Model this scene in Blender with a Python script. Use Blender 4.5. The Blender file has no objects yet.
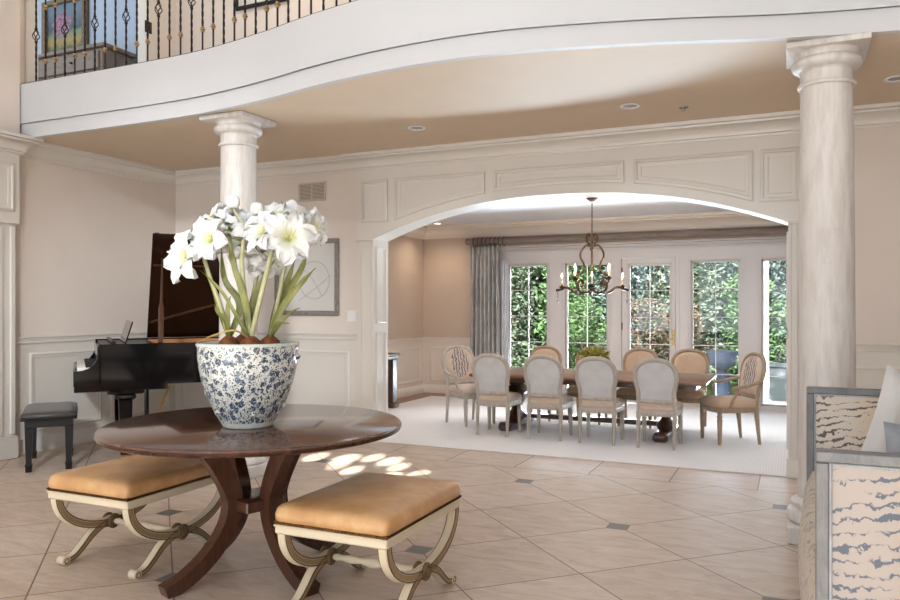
import bpy, math, random
from math import sin, cos, pi, radians, sqrt, atan2
from mathutils import Vector, Matrix, Euler
random.seed(11)
S = 1.19                      # plan units -> metres, applied once at the end
C = bpy.context.scene.collection
F, HC, TH = 760.0, 1.4, atan2(345, 760)
ct, st = cos(TH), sin(TH)

def spot(px, py, d):
    """a point seen in that direction, d ahead of the lens -> room coordinates"""
    X = (px-450)/F*d
    return Vector((X*ct - d*st, X*st + d*ct, HC-(py-305)*d/F))

# ------------------------------------------------------------------ materials
def lin(c):
    c = c/255.0
    return c/12.92 if c <= .04045 else ((c+.055)/1.055)**2.4
def rgb(r, g, b): return (lin(r), lin(g), lin(b), 1)

class NT:
    def __init__(s, name):
        s.m = bpy.data.materials.new(name); s.m.use_nodes = True
        s.t = s.m.node_tree; s.N = s.t.nodes; s.L = s.t.links
        s.b = s.N['Principled BSDF']
    def n(s, typ, **kw):
        o = s.N.new(typ)
        for k, v in kw.items(): setattr(o, k, v)
        return o
    def link(s, a, b): s.L.new(a, b)
    def math(s, op, a, b=None, c=None):
        o = s.n('ShaderNodeMath', operation=op)
        for i, v in enumerate((a, b, c)):
            if v is None: continue
            if isinstance(v, (int, float)): o.inputs[i].default_value = v
            else: s.link(v, o.inputs[i])
        return o.outputs[0]
    def coord(s, scale=(1, 1, 1), rot=(0, 0, 0)):
        tc = s.n('ShaderNodeTexCoord'); mp = s.n('ShaderNodeMapping')
        mp.inputs['Scale'].default_value = [v/S for v in scale]
        mp.inputs['Rotation'].default_value = rot
        s.link(tc.outputs['Object'], mp.inputs[0]); return mp.outputs[0]
    def noise(s, vec, scale=5, detail=3, rough=.5, dist=0):
        o = s.n('ShaderNodeTexNoise'); s.link(vec, o.inputs['Vector'])
        o.inputs['Scale'].default_value = scale; o.inputs['Detail'].default_value = detail
        o.inputs['Roughness'].default_value = rough; o.inputs['Distortion'].default_value = dist
        return o.outputs['Fac']
    def ramp(s, fac, stops, interp='LINEAR'):
        o = s.n('ShaderNodeValToRGB'); o.color_ramp.interpolation = interp
        e = o.color_ramp.elements
        while len(e) < len(stops): e.new(.5)
        for el, (p, c) in zip(e, stops): el.position = p; el.color = c
        s.link(fac, o.inputs[0]); return o.outputs[0]
    def mix(s, fac, a, b, blend='MIX'):
        o = s.n('ShaderNodeMix', data_type='RGBA', blend_type=blend)
        for i, v in ((0, fac), (6, a), (7, b)):
            if isinstance(v, (int, float, tuple)): o.inputs[i].default_value = v
            else: s.link(v, o.inputs[i])
        return o.outputs[2]
    def col(s, c):
        if isinstance(c, tuple): s.b.inputs['Base Color'].default_value = c
        else: s.link(c, s.b.inputs['Base Color'])
    def bump(s, h, strength=.2, dist=.01):
        o = s.n('ShaderNodeBump'); o.inputs['Strength'].default_value = strength; o.inputs['Distance'].default_value = dist
        s.link(h, o.inputs['Height']); s.link(o.outputs[0], s.b.inputs['Normal'])
    def set(s, **kw):
        for k, v in kw.items():
            k = k.replace('_', ' ')
            if isinstance(v, (int, float, tuple)): s.b.inputs[k].default_value = v
            else: s.link(v, s.b.inputs[k])
        return s

def paint(name, c, rough=.55, var=.04, spec=.3):
    t = NT(name); v = t.coord()
    n = t.noise(v, 3.0, 3)
    d = tuple(x*(1-var) for x in c[:3])+(1,)
    t.col(t.ramp(n, [(.3, d), (.7, c)]))
    fine = t.noise(v, 260, 2)
    t.bump(fine, .05, .002)
    t.set(Roughness=rough, Specular_IOR_Level=spec); return t.m

def wood(name, c1, c2, rough=.3, axis=(1, 12, 12), rot=(0, 0, 0), coat=0.0, scale=4):
    t = NT(name); v = t.coord(axis, rot)
    n = t.noise(v, scale, 5, .6, 1.2)
    n2 = t.noise(v, scale*7, 3, .6)
    m = t.math('ADD', t.math('MULTIPLY', n, .75), t.math('MULTIPLY', n2, .25))
    t.col(t.ramp(m, [(.32, c1), (.68, c2)])); t.bump(n2, .06, .003)
    t.set(Roughness=rough, Coat_Weight=coat, Coat_Roughness=.08); return t.m

def metal(name, c, rough=.4, metallic=1.0):
    t = NT(name); v = t.coord(); n = t.noise(v, 40, 3)
    d = tuple(x*.6 for x in c[:3])+(1,)
    t.col(t.ramp(n, [(.35, d), (.65, c)])); t.set(Roughness=rough, Metallic=metallic); return t.m

def fabric(name, c, rough=.85, weave=420, var=.12):
    t = NT(name); v = t.coord()
    n = t.noise(v, 8, 3); d = tuple(x*(1-var) for x in c[:3])+(1,)
    t.col(t.ramp(n, [(.35, d), (.65, c)]))
    t.bump(t.noise(v, weave, 2), .25, .003)
    t.set(Roughness=rough, Sheen_Weight=.15); return t.m

M = {}
M['wall'] = paint('wall_paint_beige', rgb(226, 215, 206), .6)
M['wall_dining'] = paint('wall_paint_dining', rgb(206, 187, 170), .6)
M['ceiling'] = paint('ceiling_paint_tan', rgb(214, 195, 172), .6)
M['ceiling_white'] = paint('ceiling_paint_white', rgb(236, 238, 244), .6)
M['trim'] = paint('trim_paint_white', rgb(220, 214, 206), .3, .02, .45)
M['wainscot_din'] = paint('wainscot_paint_dining', rgb(238, 226, 214), .35, .02, .4)
M['trim_din'] = paint('trim_paint_dining', rgb(208, 201, 198), .32, .02, .45)
M['fascia'] = paint('fascia_paint_white', rgb(204, 206, 209), .5, .02)

def mk_column():
    t = NT('column_travertine'); v = t.coord((1, 1, .16))
    n = t.noise(v, 26, 5, .65); big = t.noise(t.coord(), 3, 3)
    c = t.mix(t.math('MULTIPLY', big, .6), t.ramp(n, [(.3, rgb(188, 182, 177)), (.55, rgb(212, 209, 206)), (.8, rgb(221, 219, 217))]), rgb(204, 195, 187))
    pits = t.ramp(t.noise(t.coord((1, 1, .3)), 70, 3, .7), [(.26, (0, 0, 0, 1)), (.33, (1, 1, 1, 1))])
    t.col(t.mix(pits, rgb(176, 160, 146), c)); t.bump(n, .25, .004); t.set(Roughness=.5); return t.m
M['column'] = mk_column()

def mk_floor():
    t = NT('travertine_tile_floor')
    g = t.n('ShaderNodeTexCoord'); sp = t.n('ShaderNodeSeparateXYZ'); t.link(g.outputs['Object'], sp.inputs[0])
    x = t.math('DIVIDE', sp.outputs[0], S); y = t.math('DIVIDE', sp.outputs[1], S)
    u = t.math('DIVIDE', t.math('ADD', x, .076), .942); v = t.math('DIVIDE', t.math('SUBTRACT', y, 5.742), .928)
    P = t.math('ADD', u, v); Q = t.math('SUBTRACT', u, v)
    def dist_int(a):
        return t.math('ABSOLUTE', t.math('SUBTRACT', a, t.math('ROUND', a)))
    lw = .0042
    gl = t.math('LESS_THAN', t.math('MINIMUM', dist_int(P), dist_int(Q)), lw*1.5)
    # corner insets on the even crossings
    pr = t.math('ROUND', t.math('MULTIPLY', P, .5)); qr = t.math('ROUND', t.math('MULTIPLY', Q, .5))
    du = t.math('ABSOLUTE', t.math('SUBTRACT', u, t.math('ADD', pr, qr)))
    dv = t.math('ABSOLUTE', t.math('SUBTRACT', v, t.math('SUBTRACT', pr, qr)))
    dm = t.math('MAXIMUM', du, dv)
    inset = t.math('LESS_THAN', dm, .062)
    ing = t.math('LESS_THAN', t.math('ABSOLUTE', t.math('SUBTRACT', dm, .066)), .0045)
    gl = t.math('MAXIMUM', t.math('MULTIPLY', gl, t.math('GREATER_THAN', dm, .066)), ing)
    # straight border course before the arch
    bord = t.math('GREATER_THAN', y, 6.195)
    bx = t.math('DIVIDE', t.math('ADD', x, .26), .65)
    bgl = t.math('MAXIMUM', t.math('LESS_THAN', dist_int(bx), .008), t.math('LESS_THAN', t.math('ABSOLUTE', t.math('SUBTRACT', y, 6.752)), .005))
    edge = t.math('LESS_THAN', t.math('ABSOLUTE', t.math('SUBTRACT', y, 6.195)), .0045)
    nb = t.math('SUBTRACT', 1, bord)
    grout = t.math('MAXIMUM', t.math('MAXIMUM', t.math('MULTIPLY', gl, nb), t.math('MULTIPLY', bgl, bord)), edge)
    inset = t.math('MULTIPLY', inset, nb)
    # one tone per tile
    cid = t.n('ShaderNodeCombineXYZ')
    mixv = lambda a, b: t.math('ADD', t.math('MULTIPLY', a, nb), t.math('MULTIPLY', b, bord))
    t.link(mixv(t.math('FLOOR', P), t.math('FLOOR', bx)), cid.inputs[0]); t.link(mixv(t.math('FLOOR', Q), 77.0), cid.inputs[1])
    wn = t.n('ShaderNodeTexWhiteNoise', noise_dimensions='3D'); t.link(cid.outputs[0], wn.inputs['Vector'])
    base = t.ramp(wn.outputs['Value'], [(0, rgb(188, 167, 149)), (.5, rgb(199, 180, 163)), (1, rgb(208, 192, 177))])
    off = t.n('ShaderNodeVectorMath', operation='MULTIPLY_ADD')
    t.link(cid.outputs[0], off.inputs[0]); off.inputs[1].default_value = (3.7, 5.1, 1.3); t.link(t.coord((1, 3.2, 1), (0, 0, .3)), off.inputs[2])
    vein = t.noise(off.outputs[0], 4.2, 8, .68, .8)
    c = t.mix(.68, base, t.ramp(vein, [(.28, rgb(162, 138, 118)), (.5, rgb(201, 181, 164)), (.75, rgb(222, 208, 195))]))
    pit = t.noise(t.coord((1, 2.2, 1)), 58, 4, .72)
    mask = t.ramp(pit, [(.34, (1, 1, 1, 1)), (.40, (0, 0, 0, 1))])
    c = t.mix(t.math('MULTIPLY', mask, .6), c, rgb(134, 110, 90))
    c = t.mix(inset, c, rgb(112, 112, 108)); c = t.mix(grout, c, rgb(128, 104, 84))
    t.col(c)
    h = t.math('SUBTRACT', t.math('MULTIPLY', vein, .3), t.math('ADD', t.math('MULTIPLY', grout, 1.0), t.math('MULTIPLY', mask, .5)))
    t.bump(h, .25, .006)
    t.set(Roughness=t.math('ADD', .3, t.math('MULTIPLY', vein, .28)), Specular_IOR_Level=.4); return t.m
M['floor'] = mk_floor()

def mk_carpet():
    t = NT('ribbed_carpet')
    w = t.n('ShaderNodeTexWave', wave_type='BANDS', bands_direction='X'); t.link(t.coord(), w.inputs['Vector'])
    w.inputs['Scale'].default_value = 14; w.inputs['Distortion'].default_value = .3
    n = t.noise(t.coord(), 160, 3, .7); big = t.noise(t.coord(), 1.4, 2)
    c = t.ramp(w.outputs['Fac'], [(.1, rgb(224, 218, 215)), (.8, rgb(234, 229, 227))])
    t.col(t.mix(t.math('MULTIPLY', big, .3), c, rgb(224, 216, 212)))
    t.bump(t.math('ADD', t.math('MULTIPLY', w.outputs['Fac'], .6), n), .2, .004); t.set(Roughness=.95); return t.m
M['carpet'] = mk_carpet()

M['mahogany'] = wood('mahogany_top', rgb(56, 34, 25), rgb(104, 68, 50), .16, (1.2, 9, 1), (0, 0, .5), .6)
M['mahogany_leg'] = wood('mahogany_leg', rgb(48, 28, 20), rgb(92, 56, 40), .28, (8, 8, 1.4), coat=.3)
M['edge'] = wood('mahogany_edge', rgb(44, 26, 20), rgb(74, 46, 36), .25, (2, 2, 8), coat=.4)
M['cream'] = paint('cream_paint_aged', rgb(214, 201, 176), .42, .1)
M['taupe_dark'] = paint('taupe_carving', rgb(126, 100, 72), .5, .3)
M['taupe'] = paint('taupe_glaze', rgb(158, 134, 100), .45, .15)
M['tracing'] = paint('brown_tracing_paint', rgb(92, 66, 42), .5, .15)
def mk_leather():
    t = NT('tan_leather'); v = t.coord()
    n = t.noise(v, 6, 4, .6); f = t.noise(v, 120, 3)
    t.col(t.ramp(n, [(.25, rgb(172, 126, 80)), (.5, rgb(194, 150, 102)), (.75, rgb(208, 172, 126))]))
    t.bump(f, .12, .003); t.set(Roughness=.36, Specular_IOR_Level=.55); return t.m
M['leather'] = mk_leather()
M['nailhead'] = metal('dark_nailhead', rgb(104, 74, 46), .4)
t = NT('black_lacquer'); t.col(t.ramp(t.noise(t.coord(), 3, 2), [(.3, rgb(10, 9, 10)), (.7, rgb(16, 14, 15))])); t.set(Roughness=.08, Specular_IOR_Level=.35); M['lacquer'] = t.m
M['lid_inner'] = wood('piano_lid_inner', rgb(26, 13, 10), rgb(40, 20, 14), .18, (1, 7, 7), coat=.2)
M['rim_inner'] = wood('piano_inner_rim', rgb(170, 104, 58), rgb(206, 142, 90), .35, (1, 1, 8))
M['plate'] = metal('piano_plate_gold', rgb(168, 128, 70), .45)
M['satin_black'] = paint('satin_black', rgb(30, 28, 28), .35, .2)
M['vinyl'] = fabric('black_vinyl', rgb(54, 50, 50), .42, 200)
M['ivory'] = paint('piano_keys', rgb(236, 232, 224), .25)
M['brass'] = metal('brass', rgb(206, 170, 104), .3)
M['iron'] = metal('wrought_iron', rgb(58, 50, 48), .5, .7)
M['gilt'] = metal('gilt_collar', rgb(196, 164, 118), .45, .6)
M['bronze'] = metal('bronze_chandelier', rgb(84, 62, 42), .45, .65)
M['chairwood'] = wood('grey_washed_wood', rgb(164, 152, 140), rgb(196, 186, 175), .5, (6, 6, 1.5))
M['chairwood_tan'] = wood('tan_washed_wood', rgb(140, 116, 94), rgb(172, 148, 124), .5, (6, 6, 1.5))
M['seat_fab'] = fabric('beige_linen', rgb(206, 184, 166))
M['back_fab'] = fabric('pale_grey_linen', rgb(208, 206, 206))
M['tan_fab'] = fabric('peach_tan_linen', rgb(202, 172, 145))
def mk_embroid():
    t = NT('embroidered_linen'); v = t.coord()
    w = t.n('ShaderNodeTexWave', wave_type='BANDS', bands_direction='X'); t.link(v, w.inputs['Vector'])
    w.inputs['Scale'].default_value = 9; w.inputs['Distortion'].default_value = 5; w.inputs['Detail'].default_value = 2; w.inputs['Detail Scale'].default_value = 2.5
    sp = t.n('ShaderNodeSeparateXYZ'); t.link(v, sp.inputs[0])
    ex = t.math('DIVIDE', sp.outputs[0], .11); ez = t.math('DIVIDE', t.math('SUBTRACT', sp.outputs[2], .69), .17)
    r = t.math('ADD', t.math('MULTIPLY', ex, ex), t.math('MULTIPLY', ez, ez))
    m = t.math('MULTIPLY', t.math('LESS_THAN', r, 1.0), t.math('GREATER_THAN', w.outputs['Fac'], .62))
    t.col(t.mix(m, t.ramp(t.noise(v, 8), [(.3, rgb(196, 172, 152)), (.7, rgb(212, 190, 170))]), rgb(104, 108, 124)))
    t.bump(t.noise(v, 400), .2, .002); t.set(Roughness=.85); return t.m
M['embroid'] = mk_embroid()
M['darkwood'] = wood('dark_oak', rgb(52, 32, 24), rgb(88, 58, 42), .3, (1.5, 8, 8), coat=.3)
M['tabletop'] = wood('dining_top_oak', rgb(104, 70, 48), rgb(146, 104, 76), .36, (1.2, 8, 8), coat=.1)
M['curtain'] = fabric('silver_damask', rgb(190, 186, 184), .5, 300, .3)
M['sheer'] = fabric('white_sheer', rgb(226, 226, 230), .8)
M['rod'] = wood('grey_wood_rod', rgb(106, 92, 84), rgb(140, 126, 116), .5, (1, 8, 8))
M['greywood'] = wood('grey_limed_wood', rgb(98, 98, 99), rgb(124, 124, 124), .5, (5, 5, 2))
M['pillow'] = fabric('silver_white_satin', rgb(190, 187, 184), .45, 300)
M['pillow_blue'] = fabric('blue_grey_velvet', rgb(138, 142, 150), .5, 300, .4)
def mk_tiger(name, stripe, ground=(164, 155, 149), warm=(164, 143, 119), sc=1.0):
    t = NT(name); v = t.coord()
    sp = t.n('ShaderNodeSeparateXYZ'); t.link(v, sp.inputs[0])
    n1 = t.math('SUBTRACT', t.noise(t.coord((1, 1, .6)), 7*sc, 4, .6), .5)
    n2 = t.math('SUBTRACT', t.noise(v, 38*sc, 3, .6), .5)
    cx = t.math('ABSOLUTE', t.math('SUBTRACT', sp.outputs[0], .31))      # spine: stripes bend towards it
    ph = t.math('ADD', t.math('ADD', t.math('MULTIPLY', sp.outputs[2], 165*sc), t.math('MULTIPLY', cx, 26*sc)),
                t.math('ADD', t.math('MULTIPLY', n1, 16), t.math('MULTIPLY', n2, 9)))
    s_ = t.math('SINE', ph)
    brk = t.noise(t.coord((1, 1, 2.4)), 6.5*sc, 3, .6)
    val = t.math('ADD', s_, t.math('MULTIPLY', t.math('SUBTRACT', brk, .5), 3.4))
    val = t.math('ADD', val, t.math('MULTIPLY', n2, 1.6))
    g = t.mix(t.ramp(t.math('MULTIPLY', cx, 5.0), [(.0, (1, 1, 1, 1)), (.6, (0, 0, 0, 1))]), rgb(*ground), rgb(*warm))
    t.col(t.mix(t.ramp(val, [(.66, (0, 0, 0, 1)), (.95, (1, 1, 1, 1))]), g, rgb(*stripe)))
    t.bump(t.noise(v, 300), .3, .003); t.set(Roughness=.8, Sheen_Weight=.2); return t.m
M['tiger'] = mk_tiger('tiger_velvet', (92, 98, 110))
M['tiger_far'] = mk_tiger('tiger_velvet_taupe', (96, 90, 88), (204, 194, 182), (204, 186, 162))
def mk_floral():
    t = NT('floral_weave'); v = t.coord()
    n = t.noise(v, 22, 4, .7, 1.0)
    t.col(t.ramp(n, [(.40, rgb(150, 142, 138)), (.47, rgb(190, 178, 162)), (.8, rgb(200, 190, 176))])); t.set(Roughness=.85); return t.m
M['floral'] = mk_floral()
M['cord'] = fabric('braided_trim', rgb(176, 180, 186), .7, 120, .4)

def mk_vase():
    t = NT('blue_white_porcelain')
    tc = t.n('ShaderNodeTexCoord'); mp = t.n('ShaderNodeMapping'); mp.inputs['Scale'].default_value = (1/S,)*3
    t.link(tc.outputs['Object'], mp.inputs[0]); v = mp.outputs[0]
    sp = t.n('ShaderNodeSeparateXYZ'); t.link(v, sp.inputs[0])
    ang = t.math('ARCTAN2', sp.outputs[1], sp.outputs[0])
    cb = t.n('ShaderNodeCombineXYZ'); t.link(t.math('MULTIPLY', ang, .24), cb.inputs[0]); t.link(sp.outputs[2], cb.inputs[1])
    w = cb.outputs[0]
    dn = t.n('ShaderNodeTexNoise'); dn.inputs['Scale'].default_value = 30; t.link(w, dn.inputs['Vector'])
    wd = t.n('ShaderNodeVectorMath', operation='MULTIPLY_ADD'); t.link(dn.outputs['Color'], wd.inputs[0]); wd.inputs[1].default_value = (.035,)*3; t.link(w, wd.inputs[2])
    def vor(sc, vec, rnd=.9):
        o = t.n('ShaderNodeTexVoronoi', voronoi_dimensions='2D'); o.inputs['Scale'].default_value = sc; o.inputs['Randomness'].default_value = rnd
        t.link(vec, o.inputs['Vector']); return o
    a = vor(21, wd.outputs[0]); b = vor(62, wd.outputs[0]); c3 = vor(90, w)
    big = t.ramp(a.outputs['Distance'], [(.29, (1, 1, 1, 1)), (.34, (0, 0, 0, 1))])
    keep = t.math('GREATER_THAN', t.noise(w, 11, 1), .40)
    big = t.math('MULTIPLY', big, keep)
    small = t.ramp(b.outputs['Distance'], [(.25, (1, 1, 1, 1)), (.33, (0, 0, 0, 1))])
    small = t.math('MULTIPLY', small, t.math('GREATER_THAN', t.noise(w, 34, 2), .46))
    lines = t.math('LESS_THAN', t.math('ABSOLUTE', t.math('SUBTRACT', t.noise(w, 44, 2, .5, 1.5), .5)), .022)
    lines = t.math('MULTIPLY', lines, .75)
    holes = t.math('GREATER_THAN', t.noise(w, 120, 2), .56)
    big = t.math('MULTIPLY', big, t.math('SUBTRACT', 1, t.math('MULTIPLY', holes, .65)))
    ink = t.math('MAXIMUM', t.math('MAXIMUM', big, small), lines)
    rim = t.math('GREATER_THAN', sp.outputs[2], .415)
    foot = t.math('LESS_THAN', sp.outputs[2], .03)
    ink = t.math('MULTIPLY', ink, t.math('SUBTRACT', 1, t.math('MAXIMUM', rim, foot)))
    blue = t.ramp(t.noise(w, 26, 2), [(.35, rgb(30, 44, 68)), (.65, rgb(70, 92, 120))])
    white = t.ramp(t.noise(w, 12, 3), [(.3, rgb(200, 205, 200)), (.7, rgb(222, 224, 218))])
    white = t.mix(rim, white, rgb(196, 206, 200))
    t.col(t.mix(ink, white, blue)); t.set(Roughness=.12, Coat_Weight=.4, Coat_Roughness=.05); return t.m
M['vase'] = mk_vase()
def mk_petal():
    t = NT('white_petal'); tc = t.n('ShaderNodeTexCoord'); ln = t.n('ShaderNodeVectorMath', operation='LENGTH')
    t.link(tc.outputs['Object'], ln.inputs[0])
    r = t.math('DIVIDE', ln.outputs['Value'], S)
    t.col(t.ramp(r, [(.03, rgb(208, 212, 160)), (.085, rgb(206, 207, 198)), (.13, rgb(214, 214, 214))]))
    t.set(Roughness=.5, Subsurface_Weight=.25, Subsurface_Radius=(.02, .02, .015)); return t.m
M['petal'] = mk_petal()
M['bud'] = paint('white_bud', rgb(218, 219, 212), .5, .03)
def leafmat(name, a, b, rough=.45, sss=0, sc=9):
    t = NT(name); t.set(Specular_IOR_Level=.12 if rough > .5 else .4); n = t.noise(t.coord(), sc, 3)
    t.col(t.ramp(n, [(.3, a), (.7, b)])); t.set(Roughness=rough); return t.m
M['leaf'] = leafmat('amaryllis_leaf', rgb(92, 98, 46), rgb(140, 140, 76))
M['stalk'] = leafmat('amaryllis_stalk', rgb(150, 152, 112), rgb(184, 180, 144))
M['dry'] = leafmat('dry_leaf', rgb(176, 152, 92), rgb(204, 184, 126), .6)
M['bulb'] = leafmat('bulb_skin', rgb(94, 54, 34), rgb(150, 98, 66), .6, 0, 30)
M['soil'] = leafmat('soil_moss', rgb(46, 32, 24), rgb(92, 66, 46), .95, 0, 40)
M['stamen'] = leafmat('stamen', rgb(222, 222, 170), rgb(226, 214, 130))
M['plantleaf'] = leafmat('yellow_green_leaf', rgb(96, 102, 44), rgb(210, 198, 100), .5, 0, 26)
M['pot'] = paint('stone_pot', rgb(120, 106, 92), .6, .2)
M['paper'] = paint('art_paper', rgb(208, 206, 202), .7, .05)
M['frame_grey'] = wood('grey_frame', rgb(112, 104, 98), rgb(150, 142, 136), .45, (6, 6, 6))
M['pencil'] = paint('pencil_grey', rgb(170, 168, 166), .8)
M['frame_gold'] = wood('gilt_frame_dark', rgb(84, 68, 46), rgb(122, 100, 68), .4, (6, 6, 6))
M['frame_black'] = paint('black_frame', rgb(28, 26, 26), .4)
M['blue_wall'] = paint('blue_grey_wall', rgb(170, 182, 198), .6)
M['dresser'] = wood('weathered_dresser', rgb(112, 98, 86), rgb(146, 130, 116), .5, (1, 6, 6))
M['vent'] = paint('vent_enamel', rgb(206, 196, 182), .4)
M['vent_dark'] = paint('vent_shadow_gap', rgb(120, 108, 96), .6)
M['plastic'] = paint('switch_plastic', rgb(240, 238, 234), .3)
M['can'] = metal('downlight_can', rgb(170, 162, 154), .35, .5)
def emit(name, c, s):
    t = NT(name); t.col(c); t.set(Emission_Color=c, Emission_Strength=s); return t.m
M['bulb_on'] = emit('lit_bulb', rgb(255, 232, 200), 9.0)
M['lens_on'] = emit('lit_lens', rgb(255, 240, 222), 5.0)
M['candle'] = paint('candle_sleeve', rgb(226, 206, 178), .5)
t = NT('crystal'); t.col(rgb(236, 240, 240)); t.set(Roughness=.03, Transmission_Weight=.9, IOR=1.5); M['crystal'] = t.m
def mk_glass():
    t = NT('window_glass'); out = t.N['Material Output']
    tr = t.n('ShaderNodeBsdfTransparent'); gl = t.n('ShaderNodeBsdfGlossy'); gl.inputs['Roughness'].default_value = .02
    fr = t.n('ShaderNodeFresnel'); fr.inputs['IOR'].default_value = 1.3
    mx = t.n('ShaderNodeMixShader'); t.link(fr.outputs[0], mx.inputs[0]); t.link(tr.outputs[0], mx.inputs[1]); t.link(gl.outputs[0], mx.inputs[2])
    t.link(mx.outputs[0], out.inputs['Surface']); return t.m
M['glass'] = mk_glass()
# garden
M['grass'] = leafmat('lawn', rgb(66, 86, 46), rgb(98, 116, 66), .9, 0, 3)
M['g_dark'] = leafmat('foliage_dark', rgb(34, 47, 34), rgb(54, 68, 50), .6, 0, 3)
M['g_mid'] = leafmat('foliage_mid', rgb(56, 78, 44), rgb(88, 110, 68), .55, 0, 3)
M['g_light'] = leafmat('foliage_light', rgb(70, 82, 62), rgb(104, 112, 92), .55, 0, 3)
M['g_rust'] = leafmat('foliage_rust', rgb(72, 60, 48), rgb(100, 86, 70), .6, 0, 4)
M['g_blue'] = leafmat('foliage_blue', rgb(58, 72, 62), rgb(98, 112, 100), .6, 0, 3)
M['bark'] = leafmat('bark', rgb(70, 58, 50), rgb(116, 98, 84), .9, 0, 14)
M['urn'] = paint('blue_grey_stone', rgb(48, 58, 74), .7, .25)
def mk_stone():
    t = NT('garden_stone'); v = t.n('ShaderNodeTexVoronoi'); v.inputs['Scale'].default_value = 6; t.link(t.coord(), v.inputs['Vector'])
    t.col(t.mix(t.ramp(v.outputs['Distance'], [(.3, (0, 0, 0, 1)), (.6, (1, 1, 1, 1))]), t.ramp(t.noise(t.coord(), 9), [(.3, rgb(90, 98, 106)), (.7, rgb(130, 136, 140))]), rgb(72, 80, 80))); t.set(Roughness=.9); return t.m
M['stone'] = mk_stone()
M['patio'] = leafmat('patio_stone', rgb(116, 110, 104), rgb(140, 136, 130), .8, 0, 3)

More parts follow.
